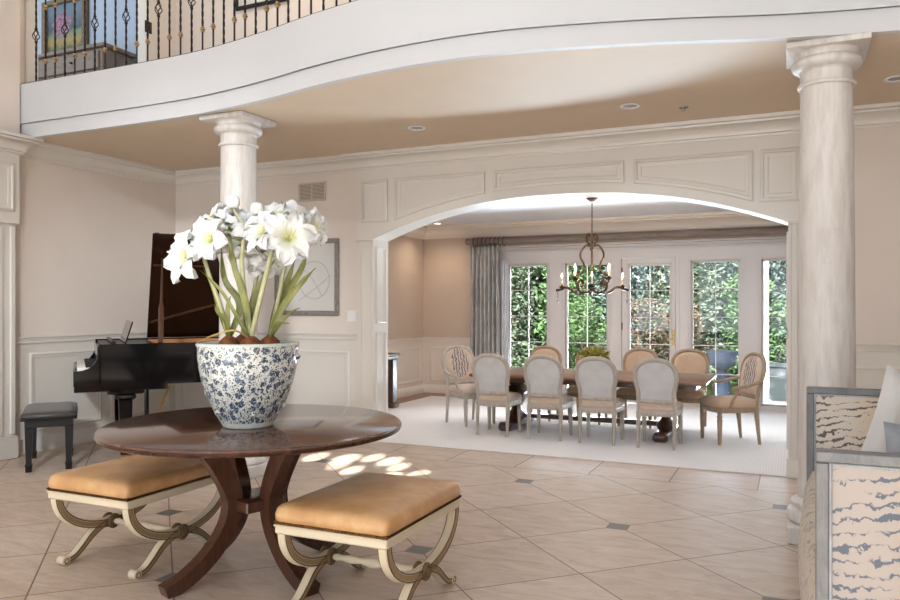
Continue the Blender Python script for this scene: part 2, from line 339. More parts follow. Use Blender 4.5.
# ------------------------------------------------------------------ mesh builder
class MB:
    def __init__(s): s.v, s.f, s.mi = [], [], []
    def add(s, vs, fs, mi=0, M4=None):
        o = len(s.v)
        s.v += [tuple(M4 @ Vector(p)) if M4 is not None else tuple(p) for p in vs]
        s.f += [tuple(i+o for i in f) for f in fs]; s.mi += [mi]*len(fs); return s
    def box(s, a, b, bev=0, mi=0, M4=None):
        (x0, y0, z0), (x1, y1, z1) = [min(p, q) for p, q in zip(a, b)], [max(p, q) for p, q in zip(a, b)]
        if bev <= 0:
            vs = [(x0, y0, z0), (x1, y0, z0), (x1, y1, z0), (x0, y1, z0), (x0, y0, z1), (x1, y0, z1), (x1, y1, z1), (x0, y1, z1)]
            return s.add(vs, [(3, 2, 1, 0), (4, 5, 6, 7), (0, 1, 5, 4), (1, 2, 6, 5), (2, 3, 7, 6), (3, 0, 4, 7)], mi, M4)
        e = min(bev, (x1-x0)*.49, (y1-y0)*.49, (z1-z0)*.49)
        rings = []
        for z, i in ((z0, e), (z0+e, 0), (z1-e, 0), (z1, e)):
            k = e
            rings.append([(x0+i+k, y0+i, z), (x1-i-k, y0+i, z), (x1-i, y0+i+k, z), (x1-i, y1-i-k, z), (x1-i-k, y1-i, z), (x0+i+k, y1-i, z), (x0+i, y1-i-k, z), (x0+i, y0+i+k, z)])
        return s.loft(rings, mi, M4)
    def loft(s, rings, mi=0, M4=None, cap=True, closed=True):
        n = len(rings[0]); vs = [p for r in rings for p in r]; fs = []
        for k in range(len(rings)-1):
            for i in range(n if closed else n-1):
                j = (i+1) % n
                fs.append((k*n+i, k*n+j, (k+1)*n+j, (k+1)*n+i))
        if cap:
            fs.append(tuple(range(n-1, -1, -1))); fs.append(tuple((len(rings)-1)*n+i for i in range(n)))
        return s.add(vs, fs, mi, M4)
    def lathe(s, prof, seg=24, mi=0, M4=None, cap=True):
        return s.loft([[(r*cos(2*pi*i/seg), r*sin(2*pi*i/seg), z) for i in range(seg)] for r, z in prof], mi, M4, cap)
    def tube(s, pts, rad, seg=8, mi=0, M4=None, flat=None, up=None, cap=True):
        pts = [Vector(p) for p in pts]; n = len(pts)
        if not hasattr(rad, '__len__'): rad = [rad]*n
        ts = []
        for i in range(n):
            d = pts[min(i+1, n-1)]-pts[max(i-1, 0)]
            ts.append(d.normalized() if d.length > 1e-9 else Vector((0, 0, 1)))
        u = Vector(up) if up is not None else (Vector((0, 0, 1)) if abs(ts[0].z) < .9 else Vector((1, 0, 0)))
        rings = []
        for i in range(n):
            a = ts[i].cross(u)
            if a.length < 1e-6: a = ts[i].orthogonal()
            a.normalize(); b = a.cross(ts[i]).normalized()
            if up is None: u = b
            fx, fy = (1, 1) if flat is None else flat
            ring = []
            for k in range(seg):
                t_ = 2*pi*k/seg + (pi/4 if seg == 4 else 0)
                ring.append(tuple(pts[i]+a*(rad[i]*fx*cos(t_))+b*(rad[i]*fy*sin(t_))))
            rings.append(ring)
        return s.loft(rings, mi, M4, cap)
    def ring(s, pts, rad, seg=8, mi=0, M4=None, flat=None, up=(0, 1, 0)):
        pts = [Vector(p) for p in pts]; n = len(pts); vs = []; fs = []
        for i in range(n):
            d = (pts[(i+1) % n]-pts[i-1]).normalized(); a = d.cross(Vector(up)).normalized(); b = a.cross(d).normalized()
            fx, fy = (1, 1) if flat is None else flat
            for k in range(seg):
                q = 2*pi*k/seg; vs.append(tuple(pts[i]+a*(rad*fx*cos(q))+b*(rad*fy*sin(q))))
        for i in range(n):
            j = (i+1) % n
            for k in range(seg):
                l = (k+1) % seg; fs.append((i*seg+k, i*seg+l, j*seg+l, j*seg+k))
        return s.add(vs, fs, mi, M4)
    def prism(s, poly, z0, z1, mi=0, M4=None):
        return s.loft([[(x, y, z0) for x, y in poly], [(x, y, z1) for x, y in poly]], mi, M4)
    def ell(s, c, r, seg=14, rings=9, mi=0, M4=None):
        R = []
        for k in range(1, rings):
            a = -pi/2+pi*k/rings
            R.append([(c[0]+r[0]*cos(a)*cos(2*pi*i/seg), c[1]+r[1]*cos(a)*sin(2*pi*i/seg), c[2]+r[2]*sin(a)) for i in range(seg)])
        return s.loft(R, mi, M4)
    def obj(s, name, mats, parent=None, smooth=True, angle=38):
        me = bpy.data.meshes.new(name); me.from_pydata(s.v, [], s.f)
        if not isinstance(mats, (list, tuple)): mats = [mats]
        for m in mats: me.materials.append(m)
        if len(mats) > 1: me.polygons.foreach_set('material_index', s.mi)
        if smooth:
            me.polygons.foreach_set('use_smooth', [True]*len(me.polygons)); me.set_sharp_from_angle(angle=radians(angle))
        me.update()
        o = bpy.data.objects.new(name, me); C.objects.link(o)
        if parent is not None: o.parent = parent
        return o

def thing(name, label, cat, loc=(0, 0, 0), rz=0, group=None, rot=None):
    o = bpy.data.objects.new(name, None); o.empty_display_size = .1; C.objects.link(o)
    o.location = loc; o.rotation_euler = rot if rot is not None else (0, 0, rz)
    return tag(o, label, cat, group)
def tag(o, label, cat, group=None):
    o['label'] = label; o['category'] = cat
    if group: o['group'] = group
    return o
def struct(mb, name, m, parent=None, **kw):
    o = mb.obj(name, m, parent, **kw)
    if parent is None: o['kind'] = 'structure'
    return o
def dup(root, loc=None, rz=None, label=None):
    def rec(o, par):
        c = o.copy(); C.objects.link(c)
        if par is not None: c.parent = par
        for ch in list(o.children): rec(ch, c)
        return c
    r = rec(root, None)
    if loc is not None: r.location = loc
    if rz is not None: r.rotation_euler = (0, 0, rz)
    if label: r['label'] = label
    return r
def bez(p0, p1, p2, p3, n=12):
    p0, p1, p2, p3 = map(Vector, (p0, p1, p2, p3))
    return [tuple(p0*(1-t)**3+p1*3*t*(1-t)**2+p2*3*t*t*(1-t)+p3*t**3) for t in [i/n for i in range(n+1)]]
def catmull(P, n=8):
    P = [Vector(p) for p in P]; Q = [P[0]*2-P[1]]+P+[P[-1]*2-P[-2]]; out = []
    for i in range(1, len(Q)-2):
        a, b, c, d = Q[i-1:i+3]
        for k in range(n):
            t = k/n
            out.append(.5*((2*b)+(c-a)*t+(2*a-5*b+4*c-d)*t*t+(3*b-a-3*c+d)*t**3))
    out.append(P[-1]); return [tuple(p) for p in out]
def sweep(mb, path, prof, mi=0):
    """profile (out, z) along a plan polyline; 'out' is to the right of travel"""
    P = [Vector((x, y, 0)) for x, y in path]; rings = []
    for i in range(len(P)):
        ns = []
        if i > 0: d = (P[i]-P[i-1]).normalized(); ns.append(Vector((d.y, -d.x, 0)))
        if i < len(P)-1: d = (P[i+1]-P[i]).normalized(); ns.append(Vector((d.y, -d.x, 0)))
        n = ns[0] if len(ns) == 1 else (ns[0]+ns[1]).normalized()/max(.2, (ns[0]+ns[1]).normalized().dot(ns[0]))
        rings.append([(P[i].x+n.x*o, P[i].y+n.y*o, z) for o, z in prof])
    mb.loft(rings, mi); return mb
def wall_frame(mb, org, ux, uz, nrm, x0, x1, z0, z1, w=.045, h=.016, poly=None):
    """a raised picture-frame moulding lying on a wall plane"""
    org, ux, uz, nrm = map(Vector, (org, ux, uz, nrm))
    poly = poly or [(x0, z0), (x1, z0), (x1, z1), (x0, z1)]
    n = len(poly); prof = [(0, 0), (0, h*.7), (w*.15, h), (w*.4, h), (w*.5, h*.45), (w*.8, h*.55), (w, h*.25), (w, 0)]
    rings = []
    for i in range(n):
        a, b, c = Vector(poly[i-1]), Vector(poly[i]), Vector(poly[(i+1) % n])
        d1, d2 = (b-a).normalized(), (c-b).normalized()
        n1, n2 = Vector((-d1.y, d1.x)), Vector((-d2.y, d2.x)); m = (n1+n2).normalized(); m = m/max(.3, m.dot(n1))
        rings.append([tuple(org+ux*(b.x+m.x*o)+uz*(b.y+m.y*o)+nrm*hh) for o, hh in prof])
    rings.append(rings[0]); mb.loft(rings, cap=False, closed=False); return mb

LX, WY, AY, DX, WIN, CZ, DZ = -6.6, 6.77, 6.735, -5.4, 10.86, 2.94, 2.64
AX0, AX1, AC = -3.92, -.05, -1.985       # arch opening
UZ = 3.40                                 # upper floor
RX = 3.6                                  # right side of the hall
BK = -4.5                                 # back of the hall

# ------------------------------------------------------------------ shell
struct(MB().box((LX-.1, BK, -.15), (RX+.1, 6.78, 0)), 'floor', M['floor'], smooth=False)
struct(MB().box((DX-.1, 6.78, -.15), (1.5, 11.0, .004)), 'floor', M['carpet'], smooth=False)
struct(MB().box((DX, 10.55, .004), (-4.2, WIN, .009)).box((DX, 7.05, .004), (-5.1, 10.55, .009)), 'floor', M['tabletop'], smooth=False)

def yb(x):
    K = [(-6.8, 4.735), (-6.2, 4.735), (-5.5, 4.735), (-4.75, 4.725), (-4.25, 4.69), (-3.6, 4.57), (-3.05, 4.43), (-2.5, 4.335), (-2.0, 4.305), (-1.6, 4.33), (-1.1, 4.43), (-.6, 4.57), (-.05, 4.755), (.5, 4.88), (1.1, 4.93), (2.2, 4.94), (3.8, 4.94)]
    for (a, p), (b, q), i in zip(K, K[1:], range(99)):
        if a <= x <= b:
            pm = K[max(i-1, 0)]; qn = K[min(i+2, len(K)-1)]
            m0 = (q-pm[1])/(b-pm[0]); m1 = (qn[1]-p)/(qn[0]-a); h = b-a; t = (x-a)/h
            return (2*t**3-3*t*t+1)*p+(t**3-2*t*t+t)*h*m0+(-2*t**3+3*t*t)*q+(t**3-t*t)*h*m1
    return 4.94
XS = [-6.6+.075*i for i in range(138)]
XS = [x for x in XS if x <= RX]
def slab(z0, z1, off0=0.0, yback=None, thick=None):
    rings = []
    for x in XS:
        y = yb(x)+off0; b = yback if yback is not None else y+thick
        rings.append([(x, y, z0), (x, b, z0), (x, b, z1), (x, y, z1)])
    return MB().loft(rings)
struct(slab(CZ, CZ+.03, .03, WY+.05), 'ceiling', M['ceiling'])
struct(slab(CZ-.006, CZ+.13, .012, None, .05), 'trim_1', M['fascia'])
f = slab(CZ+.125, UZ+.03, 0, None, .06)
f.loft([[(x, yb(x)-.012, CZ+.125), (x, yb(x)+.06, CZ+.125), (x, yb(x)+.06, CZ+.14), (x, yb(x)-.012, CZ+.14)] for x in XS])
struct(f, 'trim_2', M['fascia'])
struct(slab(UZ-.06, UZ, .06, WY+.05), 'floor', M['dresser'], smooth=False)
# hall ceiling and outer walls
struct(MB().box((LX-3.4, BK, 6.1), (RX+.1, 8.0, 6.2)), 'ceiling', M['ceiling_white'], smooth=False)
w = MB().box((LX-.1, BK, 0), (LX, 4.70, 2.9)).box((LX-.1, BK, 2.9), (LX+.12, 4.72, 6.1)).box((LX-.1, 4.735, 0), (LX, WY, UZ)).box((LX-.1, 4.735, UZ), (LX, 4.96, 6.1)).box((LX-.1, 6.36, UZ), (LX, WY, 6.1)).box((LX-.1, 4.96, 5.75), (LX, 6.36, 6.1))
struct(w, 'wall_left', M['wall'], smooth=False)
struct(MB().box((LX-.1, WY, 0), (-4.0, WY+.2, 6.1)).box((-4.0, WY, 2.94), (0, WY+.2, 6.1)).box((0.1, WY, 0), (RX+.1, WY+.2, 6.1)), 'wall_back', M['wall'], smooth=False)
struct(MB().box((RX, BK, 0), (RX+.1, WY, 6.1)), 'wall_right', M['wall'], smooth=False)
# back of the hall with the tall entrance windows
b = MB().box((LX, BK-.1, 0), (-5.2, BK, 6.1)).box((1.6, BK-.1, 0), (RX, BK, 6.1)).box((-5.2, BK-.1, 5.7), (1.6, BK, 6.1)).box((-5.2, BK-.1, 0), (1.6, BK, .25))
for x in (-3.0, -.8): b.box((x-.1, BK-.1, .25), (x+.1, BK, 5.7))
b.box((-5.2, BK-.1, 2.9), (1.6, BK, 3.2))
struct(b, 'wall_front', M['trim'], smooth=False)
# upstairs room seen through the balcony doorway
u = MB().box((-10.0, 7.0, UZ), (LX-.1, 7.1, 6.1))
struct(u, 'wall_upstairs', M['blue_wall'], smooth=False)
struct(MB().box((-10.0, 4.3, UZ-.06), (LX-.1, 7.0, UZ)), 'floor', M['dresser'], smooth=False)
cs = MB().box((LX-.11, 4.86, UZ), (LX+.025, 4.985, 5.85), .008).box((LX-.11, 6.30, UZ), (LX+.025, 6.43, 5.85), .008).box((LX-.11, 4.86, 5.75), (LX+.03, 6.43, 5.9), .008)
struct(cs, 'trim_3', M['trim'])

# ------------------------------------------------------------------ arch wall
def arch_z(x):
    u_ = abs((x-AC)/((AX1-AX0)/2)); return 2.07+.345*(1-min(1, u_)**2.25)
AXS = [AX0+(AX1-AX0)*i/48 for i in range(49)]
a = MB()
for lo, hi in ((-4.11, AX0), (AX1, .2)): a.box((lo, AY, 0), (hi, 7.05, CZ))
a.loft([[(x, AY, arch_z(x)), (x, 7.05, arch_z(x)), (x, 7.05, CZ), (x, AY, CZ)] for x in AXS])
struct(a, 'wall_arch', M['trim'], angle=20)
p = MB(); O, UXv, UZv, NY = (0, AY, 0), (1, 0, 0), (0, 0, 1), (0, -1, 0)
for x0, x1 in ((-4.045, -3.745), (-.262, .04)): wall_frame(p, O, UXv, UZv, NY, x0, x1, 2.245, 2.672, .066, .024)
for x0, x1 in ((-3.665, -2.69), (-2.60, -1.372), (-1.285, -.315)):
    lower = [(x0+(x1-x0)*i/10, arch_z(x0+(x1-x0)*i/10)+.085) for i in range(11)]
    wall_frame(p, O, UXv, UZv, NY, 0, 0, 0, 0, .066, .024, poly=lower+[(x1, 2.672), (x0, 2.672)])
# impost cap and flat pilaster faces of the jambs, with sunk lines
for lo, hi in ((-4.12, AX0+.004), (AX1-.004, .2)):
    p.box((lo, AY-.014, 2.055), (hi, AY, 2.075), .004)
for xx in (AX0-.14, AX0-.015, AX1+.015, AX1+.06):
    p.box((xx-.008, AY-.012, .16), (xx+.008, AY, 2.05), .003)
for lo, hi in ((-4.12, AX0+.012), (AX1-.012, .2)): p.box((lo, AY-.02, 0), (hi, AY, .16), .005)
# raised panels on the inner faces of the jambs
for x, nx in ((AX0, 1), (AX1, -1)):
    for z0, z1 in ((.22, 1.12), (1.21, 2.0)):
        wall_frame(p, (x, 0, 0), (0, 1, 0) if nx < 0 else (0, 1, 0), UZv, (nx, 0, 0), 6.79, 7.0, z0, z1, .04, .014)
struct(p, 'trim_4', M['trim'])

# ------------------------------------------------------------------ mouldings of the hall
CROWN = [(0, 2.785), (.018, 2.785), (.022, 2.80), (.034, 2.806), (.036, 2.825), (.05, 2.85), (.082, 2.882), (.1, 2.89), (.102, 2.905), (.125, 2.912), (.128, 2.94), (0, 2.94)]
struct(sweep(MB(), [(LX, 4.60), (LX, WY), (-4.11, WY), (-4.11, AY), (.2, AY), (.2, WY), (RX, WY)], CROWN), 'trim_5', M['trim'])
RAIL = [(0, 1.035), (.012, 1.035), (.016, 1.05), (.012, 1.056), (.02, 1.085), (.03, 1.09), (.03, 1.105), (0, 1.105)]
BASE = [(0, 0), (.018, 0), (.018, .115), (.012, .125), (.008, .14), (0, .14)]
k = MB()
for pth in ([(LX+.006, 4.70), (LX+.006, WY-.006), (-4.11, WY-.006)], [(.2, WY-.006), (RX, WY-.006)]): sweep(k, pth, RAIL)
k.box((LX, 4.70, 0), (LX+.006, WY, 1.05)).box((LX, WY-.006, 0), (-4.11, WY, 1.05)).box((.2, WY-.006, 0), (RX, WY, 1.05))
for y0, y1 in ((4.90, 5.715), (5.83, 6.66)): wall_frame(k, (LX+.006, 0, 0), (0, 1, 0), UZv, (1, 0, 0), y0, y1, .2, .945, .05)
for x0, x1 in ((-6.48, -5.40), (-5.28, -4.22), (.35, 1.5), (1.62, 2.9)): wall_frame(k, (0, WY-.006, 0), UXv, UZv, NY, x0, x1, .2, .92, .05)
struct(k, 'trim_6', M['trim'])
k = MB()
for pth in ([(LX+.006, 4.70), (LX+.006, WY-.006), (-4.12, WY-.006)], [(.2, WY-.006), (RX, WY-.006)]): sweep(k, pth, BASE)
struct(k, 'baseboard_hall', M['trim'])
# pilaster at the mouth of the piano bay
k = MB().box((LX, 4.10, 0), (LX+.09, 4.70, 2.16))
for i in range(5): k.box((LX+.09, 4.16+.12*i, .22), (LX+.108, 4.21+.12*i, 2.12), .006)
k.box((LX, 4.07, 0), (LX+.115, 4.715, .20), .006)
k.box((LX, 4.06, 2.14), (LX+.12, 4.72, 2.93), .004).box((LX, 3.2, 2.5), (LX+.12, 4.06, 2.93))
wall_frame(k, (LX+.12, 0, 0), (0, 1, 0), UZv, (1, 0, 0), 4.12, 4.66, 2.25, 2.69, .06, .02)
sweep(k, [(LX+.12, 3.2), (LX+.12, 4.72), (LX, 4.72)], [(o*1.1, z) for o, z in CROWN])
struct(k, 'trim_7', M['trim'])

# ------------------------------------------------------------------ dining room shell
struct(MB().box((DX-.1, 6.97, 0), (DX, WIN+.1, DZ)), 'wall_dining_left', M['wall_dining'], smooth=False)
struct(MB().box((1.4, 6.97, 0), (1.5, WIN+.1, DZ)), 'wall_dining_right', M['wall_dining'], smooth=False)
struct(MB().box((DX-.1, 6.97, DZ), (1.5, WIN+.1, DZ+.08)), 'ceiling', M['ceiling_white'], smooth=False)
struct(MB().box((DX, 6.972, 0), (-4.08, 7.05, DZ)).box((.15, 6.972, 0), (1.4, 7.05, DZ)), 'wall_dining_front', M['wall_dining'], smooth=False)
UN = [(-3.965, -3.335), (-3.07, -2.44), (-2.25, -1.50), (-1.30, -.665), (-.405, .23)]
wm = MB(); wt = MB()
xs = [(-4.12, UN[0][0])]+[(UN[i][1], UN[i+1][0]) for i in range(4)]+[(UN[4][1], .5)]
for lo, hi in xs: wt.box((lo, WIN-.02, 0), (hi, WIN+.12, 2.06))
wt.box((-4.12, WIN-.02, 2.06), (.5, WIN+.09, 2.23))
for i in (0, 1, 3, 4): wt.box((UN[i][0], WIN-.02, 0), (UN[i][1], WIN+.12, .07)).box((UN[i][0], WIN-.02, 2.01), (UN[i][1], WIN+.12, 2.06))
wt.box((-4.14, WIN-.05, 2.195), (.52, WIN, 2.225), .006).box((-4.16, WIN-.035, 2.225), (.54, WIN, 2.265), .006).box((-4.17, WIN-.065, 2.265), (.55, WIN, 2.30), .008)
for lo, hi in xs[1:5]:
    wt.box((lo+.03, WIN-.03, .1), (lo+.05, WIN-.02, 2.06)).box((hi-.05, WIN-.03, .1), (hi-.03, WIN-.02, 2.06))
wt.box((-4.12, WIN-.035, 0), (UN[2][0], WIN-.02, .07)).box((UN[2][1], WIN-.035, 0), (.5, WIN-.02, .07))
struct(wt, 'trim_8', M['trim_din'])
struct(MB().box((DX, WIN, 0), (-4.12, WIN+.1, DZ)).box((-4.12, WIN, 2.23), (.5, WIN+.1, DZ)).box((-4.12, WIN+.092, 2.06), (.5, WIN+.1, 2.23)).box((.5, WIN, 0), (1.4, WIN+.1, DZ)), 'wall_dining_back', M['wall_dining'], smooth=False)
DCR = [(o*1.2, DZ-(2.94-z)*1.26) for o, z in CROWN]
k = sweep(MB(), [(DX, 7.06), (DX, WIN), (1.4, WIN)], DCR)
DRAIL = [(o, z-.215) for o, z in RAIL]
sweep(k, [(DX+.005, 7.06), (DX+.005, WIN-.005), (-4.12, WIN-.005)], DRAIL)
k.box((DX, 7.05, 0), (DX+.005, WIN, .84)).box((DX, WIN-.005, 0), (-4.12, WIN, .84))
for y0, y1 in ((7.3, 8.9), (9.05, 10.74)): wall_frame(k, (DX+.005, 0, 0), (0, 1, 0), UZv, (1, 0, 0), y0, y1, .2, .74, .045)
wall_frame(k, (0, WIN-.005, 0), UXv, UZv, NY, -5.27, -4.3, .2, .74, .045)
struct(k, 'trim_9', M['wainscot_din'])
struct(sweep(MB(), [(DX+.005, 7.06), (DX+.005, WIN-.005), (-4.12, WIN-.005)], BASE), 'baseboard_dining', M['wainscot_din'])

def glazing(name, x0, x1, z0, z1, parent=None, rows=5):
    y0, y1 = WIN+.02, WIN+.06
    fr = MB(); s_ = .028
    fr.box((x0, y0, z0), (x0+s_, y1, z1), .004).box((x1-s_, y0, z0), (x1, y1, z1), .004).box((x0, y0, z0), (x1, y1, z0+s_), .004).box((x0, y0, z1-s_), (x1, y1, z1), .004)
    if parent is None:
        parent = struct(fr, name, M['trim_din'])
    else: fr.obj('sash', M['trim_din'], parent)
    mu = MB(); xm = (x0+x1)/2; mu.box((xm-.005, y0+.005, z0+s_), (xm+.005, y1-.005, z1-s_))
    for i in range(1, rows):
        z = z0+(z1-z0)*i/rows; mu.box((x0+s_, y0+.005, z-.005), (x1-s_, y1-.005, z+.005))
    mu.obj('muntin_grid', M['trim_din'], parent)
    MB().box((x0+s_*.5, WIN+.038, z0+s_*.5), (x1-s_*.5, WIN+.042, z1-s_*.5)).obj('pane', M['glass'], parent)
    return parent
for i in (0, 1, 3, 4): glazing('window_%d' % (1 + i - (i > 2)), UN[i][0], UN[i][1], .07, 2.01)
d = MB(); x0, x1 = UN[2][0]+.006, UN[2][1]-.006; yy0, yy1 = WIN+.005, WIN+.075
d.box((x0, yy0, .012), (x0+.085, yy1, 2.055), .004).box((x1-.055, yy0, .012), (x1, yy1, 2.055), .004).box((x0+.085, yy0, .012), (x1-.055, yy1, .09), .004).box((x0+.085, yy0, 1.98), (x1-.055, yy1, 2.055), .004)
door = struct(d, 'door_1', M['trim_din'])
glazing('', x0+.085, x1-.055, .09, 1.98, door)
h = MB().box((x1-.043, yy0-.012, .84), (x1-.013, yy0, 1.06), .004).tube([(x1-.028, yy0-.01, .93), (x1-.028, yy0-.05, .93), (x1-.11, yy0-.05, .93)], .009)
h.obj('door_handle', M['brass'], door)
for z in (.3, 1.1, 1.88): MB().tube([(x0+.002, yy0-.008, z-.05), (x0+.002, yy0-.008, z+.05)], .009).obj('hinge', M['bronze'], door)

# ------------------------------------------------------------------ columns
def column(x, y, label):
    r = thing('column', label, 'column', (x, y, 0))
    b_ = MB().box((-.215, -.215, 0), (.215, .215, .10), .006)
    b_.lathe([(.205, .10), (.222, .115), (.226, .14), (.215, .165), (.19, .178), (.186, .19), (.196, .205), (.196, .22), (.178, .235), (.162, .245)], 40)
    b_.obj('base', M['column'], r)
    n = 16; pr = [(.156-.014*max(0, (i/n-.3)/.7)**1.4, .245+(2.70-.245)*i/n) for i in range(n+1)]
    MB().lathe(pr, 48).obj('shaft', M['column'], r)
    c_ = MB().lathe([(.142, 2.698), (.156, 2.70), (.161, 2.711), (.156, 2.723), (.145, 2.725), (.145, 2.785), (.150, 2.79), (.152, 2.797), (.172, 2.803), (.190, 2.818), (.195, 2.838), (.188, 2.855), (.176, 2.864), (.168, 2.866), (.170, 2.876), (.180, 2.892), (.186, 2.901)], 44)
    c_.obj('capital', M['column'], r)
    MB().box((-.22, -.22, 2.90), (.22, .22, CZ-.003), .004).obj('abacus', M['column'], r)
    return r
column(.172, 5.08, 'round cream stone column right of the arch, behind the striped settee')
column(-4.19, 5.0, 'round cream stone column behind the white flowers and the piano')

# ------------------------------------------------------------------ balcony railing
rl = thing('balcony_railing', 'black wrought iron balcony railing along the curved white fascia', 'railing', (-6.3, 4.76, UZ+.03))
ox, oy, oz = -6.3, 4.76, UZ+.03
def yr(x): return yb(x)+.022
def loc_pts(xs_, z): return [(x-ox, yr(x)-oy, z) for x in xs_]
rx = [-6.56+.1*i for i in range(102)]
MB().tube(loc_pts(rx, .006), .012, 6, flat=(1.4, .5), up=(0, 0, 1)).obj('shoe_rail', M['iron'], rl)
MB().tube(loc_pts(rx, .93), .024, 8, flat=(1.2, .8), up=(0, 0, 1)).obj('handrail', M['iron'], rl)
def bal_mesh(kind):
    m = MB(); n = 40; rings = []
    for i in range(n+1):
        z = .01+.91*i/n; tw = (i*.55 if (kind != 'plain' or .2 < z < .66) else 0)
        rr = .0095
        rings.append([(rr*cos(tw+q*pi/2), rr*sin(tw+q*pi/2), z) for q in range(4)])
    if kind == 'basket':
        m.loft([r for r in rings if r[0][2] < .385]); m.loft([r for r in rings if r[0][2] > .475])
        for q in range(4):
            m.tube([(.03*sin(pi*t/10)*cos(q*pi/2+t*.25), .03*sin(pi*t/10)*sin(q*pi/2+t*.25), .375+.11*t/10) for t in range(11)], .0045, 5)
        for z in (.372, .488): m.lathe([(.007, z-.012), (.014, z-.004), (.014, z+.004), (.007, z+.012)], 8)
    else: m.loft(rings)
    return m
bm_basket = bal_mesh('basket').obj('baluster', M['iron'], rl)
bm_plain = bal_mesh('plain').obj('baluster', M['iron'], rl)
col_m = lambda z: MB().lathe([(.011, z-.022), (.016, z-.018), (.014, z-.008), (.024, z), (.014, z+.008), (.016, z+.018), (.011, z+.022)], 10)
cl = [col_m(.175).obj('collar', M['gilt'], bm_plain), col_m(.665).obj('collar', M['gilt'], bm_plain)]
xs_b = []; x = -6.309; 
while x < 2.8:
    xs_b.append(x)
    dy = (yb(x+.06)-yb(x-.06))/.12; x += .1245/sqrt(1+dy*dy)
for i, x in enumerate(xs_b):
    base = bm_basket if i % 3 == 0 else bm_plain
    first = i in (0, 1)
    o = base if first else base.copy()
    if not first:
        C.objects.link(o)
        if i % 3:
            for c0 in cl: q = c0.copy(); C.objects.link(q); q.parent = o
    o.location = (x-ox, yr(x)-oy, 0)

# ------------------------------------------------------------------ foyer table
T = Vector((-2.588, 3.22, 0))
tb = thing('foyer_table', 'large round mahogany pedestal table with curved legs under the flower pot', 'table', T)
R = .77
MB().lathe([(.70, .741), (R-.012, .745), (R-.004, .75), (R-.010, .7545), (R, .759), (R-.006, .7635), (R, .768), (R-.003, .7745), (R-.012, .78)], 96).obj('tabletop', [M['mahogany']], tb)
MB().lathe([(.42, .70), (.42, .741)], 48).obj('apron', M['mahogany_leg'], tb)
MB().box((-.09, -.13, .345), (.13, .09, .405), .005, M4=Matrix.Rotation(radians(-19), 4, 'Z')).box((-.13, -.09, .347), (.09, .13, .403), .005, M4=Matrix.Rotation(radians(-19), 4, 'Z')).obj('stretcher', M['mahogany_leg'], tb)
for q in range(4):
    ang = radians(-109+90*q)
    prof = [(v[0], v[1]) for v in catmull([(x_, z_, 0) for x_, z_ in [(.33, .742), (.235, .62), (.155, .47), (.135, .375), (.17, .26), (.27, .14), (.40 if q < 3 else .375, .055), (.505 if q < 3 else .455, .022)]], 6)]
    m = MB(); rings = []
    for i, (r_, z_) in enumerate(prof):
        a_, b_ = prof[max(i-1, 0)], prof[min(i+1, len(prof)-1)]
        tx, tz = b_[0]-a_[0], b_[1]-a_[1]; L = sqrt(tx*tx+tz*tz); nx_, nz_ = -tz/L, tx/L
        u_ = i/(len(prof)-1); hw = .030+.008*u_; hd = .052-.020*u_
        if i == 0: nx_, nz_ = 1, 0
        ring = []
        for sx, sd in ((-1, -1), (1, -1), (1, 1), (-1, 1)):
            zz = z_+nz_*hd*sd
            ring.append((r_+nx_*hd*sd, hw*sx, max(.001, min(zz, .742))))
        rings.append(ring)
    m.loft(rings, M4=Matrix.Rotation(ang, 4, 'Z')); m.obj('leg', M['mahogany_leg'], tb)

